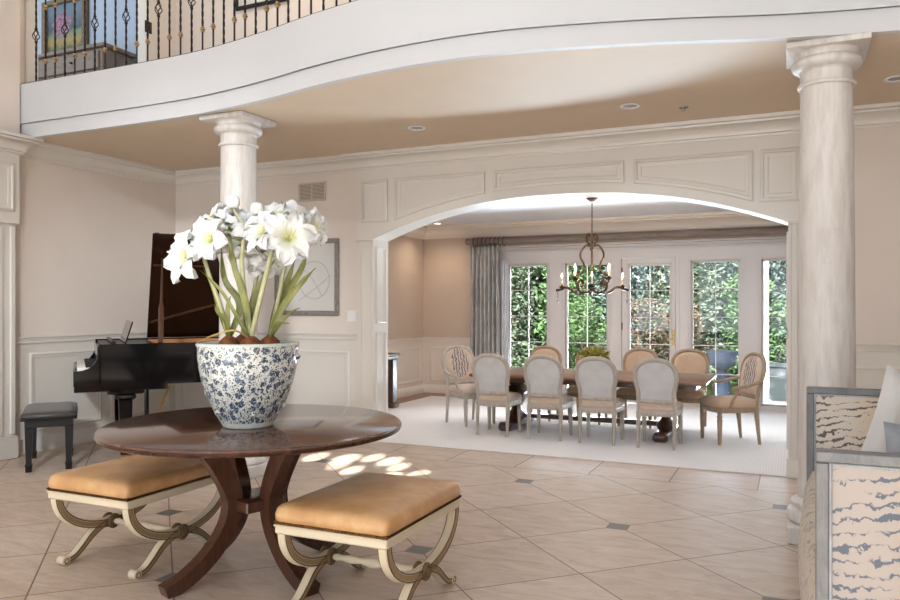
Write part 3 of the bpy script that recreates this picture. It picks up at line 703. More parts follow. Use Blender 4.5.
# ------------------------------------------------------------------ x-frame benches
def bench(x, y, label):
    bx, by = .288, .387
    b_ = thing('leather_bench', label, 'bench', (x, y, 0), group='pair of leather benches at the round table')
    m = MB().box((-bx, -by, .372), (bx, by, .412), .006); m.box((-bx-.004, -by-.004, .405), (bx+.004, by+.004, .416), .003)
    m.obj('apron', M['cream'], b_)
    q = MB()
    for s_ in (-1, 1):
        n = 44
        for i in range(n+1): 
            yy = -by+2*by*i/n; q.ell((s_*(bx-.001), yy, .425), (.0055, .0055, .0055), 6, 4)
        n = 34
        for i in range(n+1):
            xx = -bx+2*bx*i/n; q.ell((xx, s_*(by-.001), .425), (.0055, .0055, .0055), 6, 4)
    q.box((-bx+.001, -by+.001, .415), (bx-.001, by-.001, .432))
    q.obj('nailhead_trim', M['nailhead'], b_)
    # cushion: rounded, slightly crowned
    N = 24; rings = []
    def rr(hx, hy, rad, z, crown=0):
        out = []
        for c_, (sx, sy) in enumerate(((1, 1), (-1, 1), (-1, -1), (1, -1))):
            for k_ in range(7):
                a_ = pi/2*(c_+k_/6.0); out.append((sx*(hx-rad)+rad*cos(a_), sy*(hy-rad)+rad*sin(a_), z))
        return out
    for hx, hy, rad, z in ((bx-.004, by-.004, .022, .425), (bx+.004, by+.004, .028, .437), (bx+.006, by+.006, .03, .462), (bx+.001, by+.001, .032, .485), (bx-.010, by-.010, .036, .498), (bx-.03, by-.03, .04, .506), (bx-.08, by-.08, .05, .512), (bx-.14, by-.16, .06, .516), (bx-.22, by-.27, .05, .518)):
        rings.append(rr(hx, hy, rad, z))
    MB().loft(rings).obj('cushion', M['leather'], b_, angle=60)
    w2, d2 = .022, .026
    def curve_bar(pts, parent_mesh, xs_, wid, w2=w2):
        rings = []; pts = [Vector((0, a_, z_)) for a_, z_ in pts]
        for i, p_ in enumerate(pts):
            t_ = (pts[min(i+1, len(pts)-1)]-pts[max(i-1, 0)]).normalized(); nn = Vector((0, -t_.z, t_.y)); wd = wid[i] if hasattr(wid, '__len__') else wid
            rings.append([tuple(Vector((xs_+sx, 0, 0))+p_+nn*(wd*sd)) for sx, sd in ((-w2, -.75), (-w2*.7, -1), (w2*.7, -1), (w2, -.75), (w2, .75), (w2*.7, 1), (-w2*.7, 1), (-w2, .75))])
        parent_mesh.loft(rings)
    for s_ in (-1, 1):
        xx = s_*(bx-.028)
        up = [(.355*cos(a_), .385-.225*sin(a_)**.9 if sin(a_) > 0 else .385) for a_ in [pi*i/28 for i in range(29)]]
        leg = MB(); curve_bar(up, leg, xx, .024)
        lo1 = [v[:2] for v in catmull([(0, .165, 0), (.07, .155, 0), (.14, .12, 0), (.20, .07, 0), (.25, .035, 0), (.30, .022, 0)], 5)]
        tp = [.024-.010*i/(len(lo1)-1) for i in range(len(lo1))]
        curve_bar(lo1, leg, xx, tp); curve_bar([(-a_, z_) for a_, z_ in lo1], leg, xx, tp)
        for e in (-1, 1):
            leg.lathe([(.014, -.027), (.024, -.025), (.024, .025), (.014, .027)], 16, M4=Matrix.Translation((xx, e*.312, .0245)) @ Matrix.Rotation(pi/2, 4, 'Y'))
        fr = leg.obj('x_frame', M['cream'], b_)
        fc = MB()
        for path, wd_ in ((up, .0145), (lo1, [.0145-.006*i/(len(lo1)-1) for i in range(len(lo1))]), ([(-a_, z_) for a_, z_ in lo1], [.0145-.006*i/(len(lo1)-1) for i in range(len(lo1))])): curve_bar(path, fc, xx, wd_, w2+.0016)
        fc.obj('painted_face', M['taupe'], fr)
        # painted tracing lines and carved centre boss
        tr = MB()
        for sd in (-1, 1):
            for so in (-1, 1):
                for path in (up, lo1, [(-a_, z_) for a_, z_ in lo1]):
                    P_ = [Vector((xx+so*(w2*.98), a_, z_)) for a_, z_ in path]; out = []
                    for i, p_ in enumerate(P_):
                        t_ = (P_[min(i+1, len(P_)-1)]-P_[max(i-1, 0)]).normalized(); nn = Vector((0, -t_.z, t_.y))
                        wd = .017 if path is up else .017-.008*i/(len(P_)-1)
                        out.append(tuple(p_+nn*wd*sd))
                    tr.tube(out, .0032, 5)
        for e in (-1, 1):
            for so in (-1, 1): tr.ring([(xx+so*.026, e*.312+.013*cos(a_), .0245+.013*sin(a_)) for a_ in [2*pi*i/14 for i in range(14)]], .003, 5, up=(1, 0, 0))
        tr.obj('tracing', M['tracing'], fr)
        bs = MB()
        for so in (-1, 1):
            Mx = Matrix.Translation((xx+so*w2, 0, .162)) @ Matrix.Rotation(so*pi/2, 4, 'Y')
            bs.lathe([(.042, -.004), (.042, .006), (.034, .012), (.03, .006), (.022, .006), (.018, .014), (.006, .018)], 20, M4=Mx)
            for i in range(10): bs.ell((.027*cos(i*pi/5), .027*sin(i*pi/5), .009), (.006, .006, .006), 6, 4, M4=Mx)
        bs.obj('rosette', M['taupe_dark'], fr)
    prof = [(.012, -bx+.03), (.014, -.22), (.02, -.20), (.014, -.185), (.021, -.12), (.015, -.06), (.022, -.035), (.026, 0), (.022, .035), (.015, .06), (.021, .12), (.014, .185), (.02, .2), (.014, .22), (.012, bx-.03)]
    MB().lathe(prof, 16, M4=Matrix.Translation((0, 0, .162)) @ Matrix.Rotation(pi/2, 4, 'Y')).obj('stretcher', M['cream'], b_)
    return b_
B1 = bench(-3.327, 3.178, 'tan leather bench on the left of the round table, nearer the piano')
dup(B1, (-1.842, 3.17, 0), 0, 'tan leather bench in the centre foreground on the right of the round table')

# ------------------------------------------------------------------ planter and amaryllis
VC = Vector((-2.556, 3.125, .7805))
vs = thing('porcelain_planter', 'blue and white porcelain planter holding white amaryllis on the round table', 'planter', VC)
vp = [(.118, 0), (.128, .004), (.132, .014), (.136, .022), (.165, .07), (.197, .14), (.226, .22), (.243, .29), (.251, .35), (.252, .395), (.254, .405), (.257, .412), (.258, .424), (.251, .43), (.238, .428), (.235, .40), (.232, .375), (.0, .375)]
MB().lathe(vp, 64, cap=False).obj('pot', M['vase'], vs, angle=55)
for off, z, r_ in ((90, .355, .252), (88, .105, .182), (23, .08, .168), (-86, .17, .208), (-44, .085, .172)):
    aa = radians(off-65.6)
    MB().ell((r_*cos(aa), r_*sin(aa), z), (.016, .016, .015), 10, 7).obj('knob', M['vase'], vs)
so = MB().lathe([(.0, .395), (.234, .395)], 40, cap=False)
for i in range(60):
    a_, r_ = random.uniform(0, 6.28), .215*sqrt(random.random())
    so.ell((r_*cos(a_), r_*sin(a_), .395), (random.uniform(.014, .035), random.uniform(.014, .035), random.uniform(.01, .026)), 7, 5)
so.obj('soil', M['soil'], vs)['kind'] = 'stuff'

def petal(m, L, W, az, seed, open_=1.0):
    rnd = random.Random(seed); nu, nv = 9, 6; vs_ = []; tip = rnd.uniform(-.012, .006); ph = rnd.uniform(0, 6)
    rot = Matrix.Rotation(az, 4, 'Z')
    for i in range(nu+1):
        t_ = i/nu
        rad = L*(.09*t_+.86*t_**1.7*open_); hgt = L*(.78*sin(pi*.5*min(1, t_*1.05))-.42*t_**4*open_)
        wd = W*(sin(pi*(t_*.93+.03))**.75)*(.42+.72*t_)*.82
        if i == nu: wd = .002
        for j in range(nv+1):
            s_ = j/nv*2-1
            cup = -.22*wd*s_*s_*(1-.6*t_); ruf = .016*t_*sin(7*s_+ph+9*t_)*abs(s_)*1.6
            ridge = .006*math.exp(-(s_*4)**2)
            vs_.append((rad+(cup*-.35)+ruf*.6, wd*s_, hgt+cup*-1*.55+ruf+ridge*-1+tip*t_*t_))
    fs = [(i*(nv+1)+j, i*(nv+1)+j+1, (i+1)*(nv+1)+j+1, (i+1)*(nv+1)+j) for i in range(nu) for j in range(nv)]
    m.add(vs_, fs, 0, rot)
def flower_mesh(seed, L=.148, W=.062, open_=1.0):
    m = MB(); rnd = random.Random(seed)
    for k_ in range(6):
        petal(m, L*(1.0 if k_ % 2 else .93)*rnd.uniform(.93, 1.07), W*(1.12 if k_ % 2 else .92), k_*pi/3+rnd.uniform(-.1, .1), seed*10+k_, open_*rnd.uniform(.9, 1.12)*(1 if k_ % 2 else .94))
    m.tube([(0, 0, -.03), (0, 0, .0), (0, 0, .02)], [.006, .009, .012], 8)
    return m
def stamens(seed):
    m = MB(); rnd = random.Random(seed)
    for k_ in range(6):
        a_ = k_*pi/3+.4; e = .03*rnd.uniform(.6, 1)
        m.tube(bez((0, 0, .01), (.004*cos(a_), .004*sin(a_), .05), (e*.6*cos(a_)+.01, e*.6*sin(a_), .075), (e*cos(a_)+.02, e*sin(a_), .085), 6), .0016, 5)
        m.ell((e*cos(a_)+.02, e*sin(a_), .087), (.003, .006, .003), 6, 4)
    return m
Dv = 3.87
cam_dir = Vector((st, -ct, 0)); left = Vector((-ct, -st, 0)); upv = Vector((0, 0, 1))
plants = {}
def plant(key, px, py, dd, label):
    w_ = spot(px, py, Dv+dd); loc = Vector((w_.x, w_.y, VC.z+.400))
    r = thing('amaryllis', label, 'flower', loc, group='amaryllis bulbs in the porcelain planter'); plants[key] = r
    MB().lathe([(.022, -.012), (.044, -.004), (.055, .012), (.050, .034), (.034, .052), (.020, .062), (.013, .07)], 16).obj('bulb', M['bulb'], r)
    return r
plant('a', 229, 335, -.05, 'left amaryllis of the planter, its bloom leaning out before the piano')
plant('b', 251, 336, -.08, 'front middle amaryllis with thick pale stalks and tall white blooms')
plant('c', 270, 335, .0, 'right amaryllis of the planter with strap leaves reaching right')
plant('d', 243, 333, .12, 'rear amaryllis with white blooms hidden behind the front stalks')
def stalk(key, pts, r0=.012, r1=.0095):
    r = plants[key]; o = Vector(r.location)
    P_ = [Vector((0, 0, .05))]+[spot(x_, y_, Dv+d_)-o for x_, y_, d_ in pts]
    c_ = catmull([tuple(p_) for p_ in P_], 6); n = len(c_)
    MB().tube(c_, [r0+(r1-r0)*i/(n-1) for i in range(n)], 10).obj('stalk', M['stalk'], r)
def leafblade(key, pts, w0=.018, mat='leaf'):
    r = plants[key]; o = Vector(r.location)
    P_ = [Vector((0, 0, .045))]+[spot(x_, y_, Dv+d_)-o for x_, y_, d_ in pts]
    c_ = [Vector(p_) for p_ in catmull([tuple(p_) for p_ in P_], 7)]; n = len(c_); rings = []
    for i in range(n):
        t_ = (c_[min(i+1, n-1)]-c_[max(i-1, 0)]).normalized(); side = t_.cross(cam_dir*.8+upv*.35)
        side.normalize(); nn = side.cross(t_).normalized()
        wd = w0*(1-.35*abs(2*i/(n-1)-.7))*(1 if i < n-5 else max(.06, (n-1-i)/5))
        rings.append([tuple(c_[i]-side*wd+nn*.004), tuple(c_[i]-nn*.001), tuple(c_[i]+side*wd+nn*.004), tuple(c_[i]+side*wd*.9+nn*.0065), tuple(c_[i]+nn*.003), tuple(c_[i]-side*wd*.9+nn*.0065)])
    MB().loft(rings).obj('leaf', M[mat], r, angle=70)
FM = [flower_mesh(3), flower_mesh(5, .140, .066, .95), flower_mesh(8, .145, .060, 1.12)]
FD = [None, None, None]; BD = [None]
def flower(key, px, py, dd, dirv, sc=1.0, k_=0, roll=0.0, stem=None):
    """bloom with its throat at that spot, opening towards dirv; a short pedicel ties it to the stalk top"""
    r = plants[key]; o = Vector(r.location); dv = (cam_dir*dirv[0]-left*dirv[1]+upv*dirv[2]).normalized()
    ctr = spot(px, py, Dv+dd)-o; base = ctr-dv*.055*sc
    q = dv.to_track_quat('Z', 'Y') @ Euler((0, 0, roll)).to_quaternion()
    if FD[k_] is None: ob = FM[k_].obj('flower', M['petal'], r, angle=80); FD[k_] = ob
    else: ob = FD[k_].copy(); C.objects.link(ob); ob.parent = r
    ob.location = base; ob.rotation_mode = 'QUATERNION'; ob.rotation_quaternion = q; ob.scale = (sc,)*3
    sm = stamens(k_).obj('stamens', M['stamen'], ob)
    if stem is not None:
        p0 = spot(stem[0], stem[1], Dv+stem[2])-o
        MB().tube(bez(p0, p0+upv*.02+dv*.01, base-dv*.06*sc, base-dv*.02*sc, 8), .006, 8).obj('pedicel', M['stalk'], r)
def bud(key, px, py, dd, sc=1.0, stem=None):
    r = plants[key]; o = Vector(r.location); c_ = spot(px, py, Dv+dd)-o
    m = MB()
    for j in range(6):
        a_ = j*pi/3; m.ell((.012*cos(a_)*sc, .012*sin(a_)*sc, .004*sin(3*a_)), (.026*sc, .026*sc, .036*sc), 10, 8)
    ob = m.obj('bud', M['bud'], r, angle=80); ob.location = c_
    if stem is not None:
        p0 = spot(stem[0], stem[1], Dv+stem[2])-o
        MB().tube(bez(p0, p0+upv*.02, c_-upv*.05, c_-upv*.02, 8), .006, 8).obj('pedicel', M['stalk'], r)
# stalks (points are (column, row, depth offset))
stalk('a', [(222, 310, -.06), (211, 280, -.08), (202, 252, -.10)])
stalk('b', [(247, 310, -.08), (242, 270, -.07), (243, 245, -.06), (245.5, 229, -.05)], .013, .011)
stalk('b', [(257, 312, -.10), (266, 275, -.12), (273, 245, -.12)], .014, .012)
stalk('c', [(275, 315, .0), (280, 290, .0), (285.5, 262, .0)], .012, .010)
stalk('d', [(243, 310, .12), (238, 280, .12), (232, 245, .12)])
stalk('d', [(252, 300, .14), (257, 275, .14), (260, 250, .14)])
# blooms
flower('a', 184, 257, -.12, (.9, -.6, .12), 1.0, 0, .2, (202, 252, -.10))
flower('a', 209, 240, -.16, (.9, -.35, .15), .95, 1, 1.0, (202, 252, -.10))
flower('a', 211, 222, .0, (.45, -.6, .75), .95, 2, .5, (202, 252, -.10))
flower('b', 228, 224, .04, (.55, -.35, .75), 1.0, 0, .9, (245.5, 229, -.05))
flower('b', 222, 226, -.02, (.5, -.6, .5), .85, 2, 0.4, (245.5, 229, -.05))
flower('b', 254, 231, .0, (.7, .35, .5), 1.0, 1, .3, (245.5, 229, -.05))
bud('b', 233, 202, -.06, .95, (245.5, 229, -.05))
bud('b', 257, 209, -.04, .9, (245.5, 229, -.05))
flower('b', 289, 238, -.17, (.95, .25, .05), 1.1, 1, 1.3, (273, 245, -.12))
flower('b', 274, 219, -.06, (.6, -.1, .8), .95, 2, .6, (273, 245, -.12))
flower('b', 262, 232, -.15, (.7, -.5, .3), .85, 0, .1, (273, 245, -.12))
flower('c', 296, 219, .0, (.5, .35, .8), 1.0, 0, .7, (285.5, 262, .0))
flower('c', 312, 229, -.02, (.55, .85, .1), .8, 1, .2, (285.5, 262, .0))
flower('c', 284, 230, .06, (.1, -.4, .7), .95, 2, 1.1, (285.5, 262, .0))
flower('d', 240, 240, .06, (.8, -.3, .4), 1.0, 0, .5, (232, 245, .12))
flower('d', 262, 256, .10, (.7, .1, -.3), .9, 1, .9, (260, 250, .14))
flower('d', 252, 250, .08, (.9, -.2, .1), .85, 2, .2, (260, 250, .14))
flower('d', 273, 262, .10, (.6, .6, -.3), .75, 0, .3, (260, 250, .14))
# strap leaves
leafblade('a', [(222, 318, -.05), (212, 285, -.06), (203, 268, -.07)], .011)
leafblade('a', [(240, 305, -.02), (225, 280, .0), (221, 244, .03)], .019)
leafblade('a', [(226, 322, -.1), (218, 312, -.12), (214, 304, -.13)], .012)
leafblade('a', [(228, 320, -.1), (228, 306, -.1), (231, 296, -.1)], .013)
leafblade('b', [(245, 300, -.1), (234, 265, -.08), (228, 230, -.05)], .018)
leafblade('b', [(254, 305, -.05), (259, 288, -.03), (265, 271, .0)], .014)
leafblade('b', [(240, 322, -.12), (222, 292, -.12), (200, 270, -.12)], .010)
leafblade('c', [(280, 312, -.02), (300, 285, -.03), (316, 268, -.05)], .020)
leafblade('c', [(283, 300, .04), (300, 272, .03), (309, 249, .0)], .021)
leafblade('c', [(276, 310, .06), (288, 280, .06), (296, 258, .06)], .019)
leafblade('c', [(284, 320, -.05), (293, 312, -.07), (300, 308, -.09)], .008)
leafblade('c', [(276, 325, -.1), (283, 323, -.14), (290, 324, -.16)], .009)
leafblade('d', [(252, 300, .1), (268, 270, .1), (279, 256, .1)], .010)
leafblade('b', [(235, 331, -.16), (216, 335, -.2), (197, 343, -.24)], .005, 'dry')

# ------------------------------------------------------------------ grand piano
PA = radians(50.7)
pn = thing('grand_piano', 'black lacquer grand piano with its lid propped open', 'piano', (-5.427, 4.68, 0), PA)
ZT, ZB = 1.062, .70
near = catmull([(.0, .0, 0), (.3, .0, 0), (.6, .0, 0), (.86, .0, 0), (.98, .05, 0), (1.08, .20, 0), (1.17, .40, 0), (1.30, .55, 0), (1.41, .70, 0), (1.44, .86, 0), (1.40, 1.02, 0), (1.30, 1.13, 0), (1.14, 1.19, 0), (.95, 1.2, 0), (.4, 1.2, 0), (0, 1.2, 0)], 6)
near = [(p_[0], p_[1]) for p_ in near]
outer = [Vector(p_) for p_ in near]
inner = []
for i, p_ in enumerate(outer):
    t_ = (outer[min(i+1, len(outer)-1)]-outer[max(i-1, 0)]).normalized(); inner.append(p_+Vector((-t_.y, t_.x))*.045)
rim = MB(); rings = []
for o_, i_ in zip(outer, inner): rings.append([(o_.x, o_.y, ZB), (o_.x, o_.y, ZT-.006), (o_.x*.8+i_.x*.2, o_.y*.8+i_.y*.2, ZT), (i_.x, i_.y, ZT), (i_.x, i_.y, ZB)])
rim.loft(rings)
rim.box((-.19, -.001, .655), (.56, 1.201, .72), .006)
rim.obj('case', M['lacquer'], pn, angle=30)
ri = MB(); ri.loft([[(i_.x, i_.y, ZB), (i_.x, i_.y, ZT-.012), (i_.x+(i_-o_).normalized().x*.006, i_.y+(i_-o_).normalized().y*.006, ZT-.012), (i_.x+(i_-o_).normalized().x*.006, i_.y+(i_-o_).normalized().y*.006, ZB)] for o_, i_ in zip(outer, inner) if i_.x > .47])
ri.obj('inner_rim', M['rim_inner'], pn)
MB().prism([(p_.x, p_.y) for p_ in inner if True], .90, .915).obj('soundboard', M['plate'], pn, smooth=False)
for y0 in (-.0, 1.155):
    arm = [(.02, ZT), (.0, .98), (-.02, .92), (-.06, .865), (-.12, .842), (-.19, .835), (-.19, .66), (.02, .66)]
    MB().prism(arm, y0, y0+.045, M4=Matrix(((1, 0, 0, 0), (0, 0, 1, 0), (0, 1, 0, 0), (0, 0, 0, 1)))).obj('cheek', M['lacquer'], pn, angle=30)
MB().box((-.165, .05, .80), (-.01, 1.15, .862), .004).obj('keyboard', M['ivory'], pn)
bk_ = MB()
for i in range(36):
    if i % 7 in (2, 6): continue
    bk_.box((-.10, .07+i*.0298, .86), (-.005, .083+i*.0298, .874), .002)
bk_.obj('black_keys', M['satin_black'], pn)
MB().box((-.195, .04, .70), (-.165, 1.16, .835), .005).obj('key_slip', M['lacquer'], pn)
MB().box((-.01, .045, .84), (.02, 1.155, 1.04), .006).obj('fallboard', M['lacquer'], pn)
MB().box((.02, .045, 1.02), (.47, 1.155, 1.05)).box((.10, .10, 1.05), (.14, 1.1, 1.08), .005).obj('desk_shelf', M['satin_black'], pn)
MB().box((-.006, .18, 0), (.006, 1.02, .21), .004, M4=Matrix.Translation((.22, 0, 1.05)) @ Matrix.Rotation(radians(17), 4, 'Y')).obj('music_desk', M['lacquer'], pn)
lidp = [(.48, 0.0)]+[p_ for p_ in near if p_[0] > .5]+[(.48, 1.2)]
# keep only the outline from the near side round the tail to the hinge
lid = MB(); MH = Matrix.Translation((0, 1.2, ZT+.004)) @ Matrix.Rotation(radians(-57), 4, 'X') @ Matrix.Translation((0, -1.2, 0))
lid.prism(lidp, 0, .02, M4=MH); lo_ = lid.obj('lid', M['lid_inner'], pn, angle=30)
li = MB().prism([(.50, 1.02), (.50, 1.0), (1.36, .70), (1.37, .72)], -.014, 0, M4=MH)
li.box((.5, .33, -.014), (1.02, .345, 0), M4=MH).box((.5, .0, .021), (.54, 1.19, .035), M4=MH)
li.obj('lid_batten', M['mahogany_leg'], lo_)
p0 = Vector((.50, .03, ZT)); p1 = MH @ Vector((.58, .26, 0))
mid = p0.lerp(p1, .42)
MB().tube([p0, p0.lerp(p1, .05), p0.lerp(p1, .40), mid, p0.lerp(p1, .46), p0.lerp(p1, .9), p1], [.02, .024, .024, .02, .014, .008, .008], 8, flat=(1, .6)).obj('prop_stick', M['darkwood'], pn)
for lx, ly in ((.22, .16), (.22, 1.04), (1.22, .86)):
    lg_ = MB(); Mt = Matrix.Translation((lx, ly, 0))
    lg_.box((-.15, -.085, .615), (.15, .085, .70), .01, M4=Mt).box((-.085, -.07, .56), (.085, .07, .625), .02, M4=Mt)
    lg_.loft([[(sx*h_, sy*h_, z_) for sx, sy in ((-1, -1), (1, -1), (1, 1), (-1, 1))] for h_, z_ in ((.04, .075), (.045, .12), (.056, .56))], M4=Mt)
    L_ = lg_.obj('leg', M['lacquer'], pn, angle=30)
    MB().lathe([(.012, .034), (.012, .08)], 10, M4=Mt).box((-.015, -.02, .03), (.015, .02, .045), M4=Mt).lathe([(.034, -.012), (.036, 0), (.034, .012)], 16, M4=Mt @ Matrix.Translation((0.0, 0, .036)) @ Matrix.Rotation(pi/2, 4, 'X')).obj('caster', M['brass'], L_)
ly_ = MB().box((.36, .48, .12), (.50, .72, .18), .006)
for yy in (.52, .68): ly_.tube([(.43, yy, .18), (.43, yy, .70)], .014, 8)
ly_.obj('pedal_lyre', M['lacquer'], pn)
MB().tube([(.46, .54, .16), (.66, .56, .70)], .006, 6).tube([(.46, .66, .16), (.66, .66, .70)], .006, 6).box((.26, .53, .11), (.38, .56, .125), .004).box((.26, .585, .11), (.38, .615, .125), .004).box((.26, .64, .11), (.38, .67, .125), .004).obj('pedal_rods', M['brass'], pn)

sc_ = thing('piano_bench', 'black bench with padded top beside the left pilaster and piano', 'bench', (-5.995, 4.66, 0), radians(50))
hx, hy = .18, .35
MB().box((-hx-.035, -hy-.035, .432), (hx+.035, hy+.035, .447), .005).box((-hx, -hy, .37), (hx, hy, .434), .004).obj('seat_frame', M['satin_black'], sc_)
rg = []
for ins, z in ((.012, .447), (0, .458), (0, .478), (.012, .492), (.05, .501), (.12, .504)):
    rg.append([(sx*(hx+.03-ins)*k1, sy*(hy+.03-ins)*k2, z) for sx, sy, k1, k2 in ((-1, -1, .9, 1), (1, -1, .9, 1), (1, -1, 1, .94), (1, 1, 1, .94), (1, 1, .9, 1), (-1, 1, .9, 1), (-1, 1, 1, .94), (-1, -1, 1, .94))])
MB().loft(rg).obj('cushion', M['vinyl'], sc_, angle=50)
for sx in (-1, 1):
    for sy in (-1, 1):
        cx_, cy_ = sx*(hx-.03), sy*(hy-.03)
        MB().loft([[(cx_+a_*h_, cy_+b_*h_, z_) for a_, b_ in ((-1, -1), (1, -1), (1, 1), (-1, 1))] for h_, z_ in ((.024, 0), (.026, .05), (.029, .055), (.029, .062), (.022, .07), (.029, .37))]).obj('leg', M['satin_black'], sc_, angle=30)

# ------------------------------------------------------------------ dining set
def back_outline():
    half = [(0, .868), (.085, .858), (.150, .822), (.186, .765), (.196, .70), (.190, .64), (.176, .585), (.166, .54), (.166, .505), (.166, .478), (.150, .464), (.10, .461), (0, .460)]
    c_ = catmull([(x_, z_, 0) for x_, z_ in half], 4)
    r_ = [(p_[0], p_[1]) for p_ in c_]
    return r_[::-1]+[(-x_, z_) for x_, z_ in r_[1:-1]]
def yback(z): return -.005-(z-.4)*.19
def make_chair(label, arms=False, tan=False, group='dining chairs along the table'):
    c_ = thing('dining_armchair' if arms else 'dining_chair', label, 'chair', group=group)
    wd = M['chairwood_tan'] if tan else M['chairwood']
    bo = back_outline()
    fr = MB().ring([(x_, yback(z_), z_) for x_, z_ in bo], .023, 8, flat=(1, .75))
    for s_ in (-1, 1): fr.tube([(s_*.172, -.005, .36), (s_*.170, -.012, .45), (s_*.176, yback(.56), .56)], [.017, .017, .015], 8)
    fr.obj('back_frame', wd, c_, angle=60)
    def pad(sign, bulge, mat, name):
        m = MB(); rings = []
        for k_, (f_, d_) in enumerate(((1.0, .004), (.93, .55), (.75, .85), (.45, 1.0), (.12, 1.03))):
            rings.append([(x_*f_*.95, yback(.672+(z_-.672)*f_*.95)+sign*(bulge*d_+.002), .672+(z_-.672)*f_*.95) for x_, z_ in (bo if sign < 0 else bo[::-1])])
        m.loft(rings); m.obj(name, mat, c_, angle=70)
    pad(1, .026, M['embroid'] if arms else (M['tan_fab'] if tan else M['seat_fab']), 'back_cushion')
    pad(-1, .008, M['seat_fab'] if arms else (M['tan_fab'] if tan else M['back_fab']), 'back_panel')
    # seat rail: curved front
    def seat_ring(ins, z):
        pts = []
        for t_ in [i/12 for i in range(13)]:
            xx = .205*(1-2*t_); yy = .395-.05*(2*t_-1)**2; pts.append((xx*(1-ins*3.2), yy-ins*.9, z))
        for xx, yy in ((-.178, -.012), (-.09, -.022), (.09, -.022), (.178, -.012)): pts.append((xx*(1-ins*3.2), yy+ins*.9, z))
        return pts
    MB().loft([seat_ring(0.006, .315), seat_ring(0, .32), seat_ring(0, .362), seat_ring(.004, .368)]).obj('seat_rail', wd, c_, angle=50)
    MB().loft([seat_ring(.006, .366), seat_ring(-.004, .378), seat_ring(-.004, .395), seat_ring(.010, .422), seat_ring(.05, .440), seat_ring(.12, .448)]).obj('seat_cushion', M['embroid'] if False else (M['tan_fab'] if tan else M['seat_fab']), c_, angle=60)
    for s_ in (-1, 1):
        MB().lathe([(.013, 0), (.016, .03), (.024, .25), (.018, .262), (.024, .27), (.024, .285), (.02, .292), (.023, .33)], 12, M4=Matrix.Translation((s_*.178, .345, 0))).obj('leg', wd, c_)
        MB().tube([(s_*.172, -.035, 0), (s_*.172, -.028, .08), (s_*.172, -.01, .27), (s_*.172, -.004, .36)], [.014, .016, .022, .022], 10).obj('leg', wd, c_)
        if arms:
            MB().tube(catmull([(s_*.186, yback(.62), .62), (s_*.222, .03, .60), (s_*.235, .13, .575), (s_*.235, .22, .565), (s_*.232, .245, .55)], 5), .016, 8).tube(catmull([(s_*.234, .235, .56), (s_*.225, .215, .50), (s_*.208, .235, .44), (s_*.2, .26, .36)], 5), [.014]*15+[.018], 8).obj('arm', wd, c_)
    return c_
cfront = make_chair('grey washed dining chair, leftmost of the four backs toward us')
cfront.location = (-2.945, 7.60, 0)
for x_, l_ in ((-2.365, 'grey washed dining chair, second from left of the four backs toward us'), (-1.81, 'grey washed dining chair, third from left of the four backs toward us'), (-1.228, 'grey washed dining chair, rightmost of the four backs toward us')):
    dup(cfront, (x_, 7.60-.03*(x_ > -1.9), 0), 0, l_)
cfar = make_chair('tan oval-back dining chair across the table, leftmost of the far row', tan=True, group='dining chairs on the far side of the table')
cfar.location = (-2.86, 9.13, 0); cfar.rotation_euler = (0, 0, pi)
for x_, l_ in ((-2.255, 'tan dining chair across the table, hidden behind the yellow-green plant'), (-1.675, 'tan oval-back dining chair across the table, just right of the plant'), (-1.112, 'tan oval-back dining chair across the table, rightmost of the far row')):
    dup(cfar, (x_, 9.13, 0), pi, l_)
ca = make_chair('embroidered dining armchair at the left end of the table', arms=True, group='armchairs at the ends of the table')
ca.location = (-3.64, 8.36, 0); ca.rotation_euler = (0, 0, radians(-122)); ca.scale = (1.12, 1.08, 1.03)
cb2 = make_chair('embroidered dining armchair at the right end of the table, angled outward', arms=True, tan=True, group='armchairs at the ends of the table')
cb2.location = (-.455, 8.36, 0); cb2.rotation_euler = (0, 0, radians(120)); cb2.scale = (1.14, 1.1, 1.03)

dt = thing('dining_table', 'long dark oak trestle dining table ringed by oval-back chairs', 'table', (-2.09, 8.32, 0))
MB().box((-1.22, -.53, .60), (1.30, .53, .64), .012).obj('tabletop', M['tabletop'], dt)
MB().box((-1.12, -.44, .55), (1.2, .44, .602), .004).obj('apron', M['darkwood'], dt)
for s_ in (-1, 1):
    xx = s_*.84; m = MB()
    m.box((xx-.075, -.42, 0), (xx+.075, .42, .085), .02)
    for e in (-1, 1): m.lathe([(.04, -.062), (.05, -.05), (.05, .05), (.04, .062)], 14, M4=Matrix.Translation((xx, e*.39, .05)) @ Matrix.Rotation(pi/2, 4, 'Y'))
    prof = [(.05, .07), (.11, .09), (.13, .14), (.07, .20), (.06, .24), (.13, .32), (.15, .40), (.12, .46), (.08, .49), (.16, .52), (.18, .555)]
    m.loft([[(xx+.8*r_*cos(q*pi/8), 1.5*r_*sin(q*pi/8), z_) for q in range(16)] for r_, z_ in prof])
    m.obj('trestle', M['darkwood'], dt)
MB().box((-.84, -.045, .11), (.84, .045, .16), .01).obj('stretcher', M['darkwood'], dt)

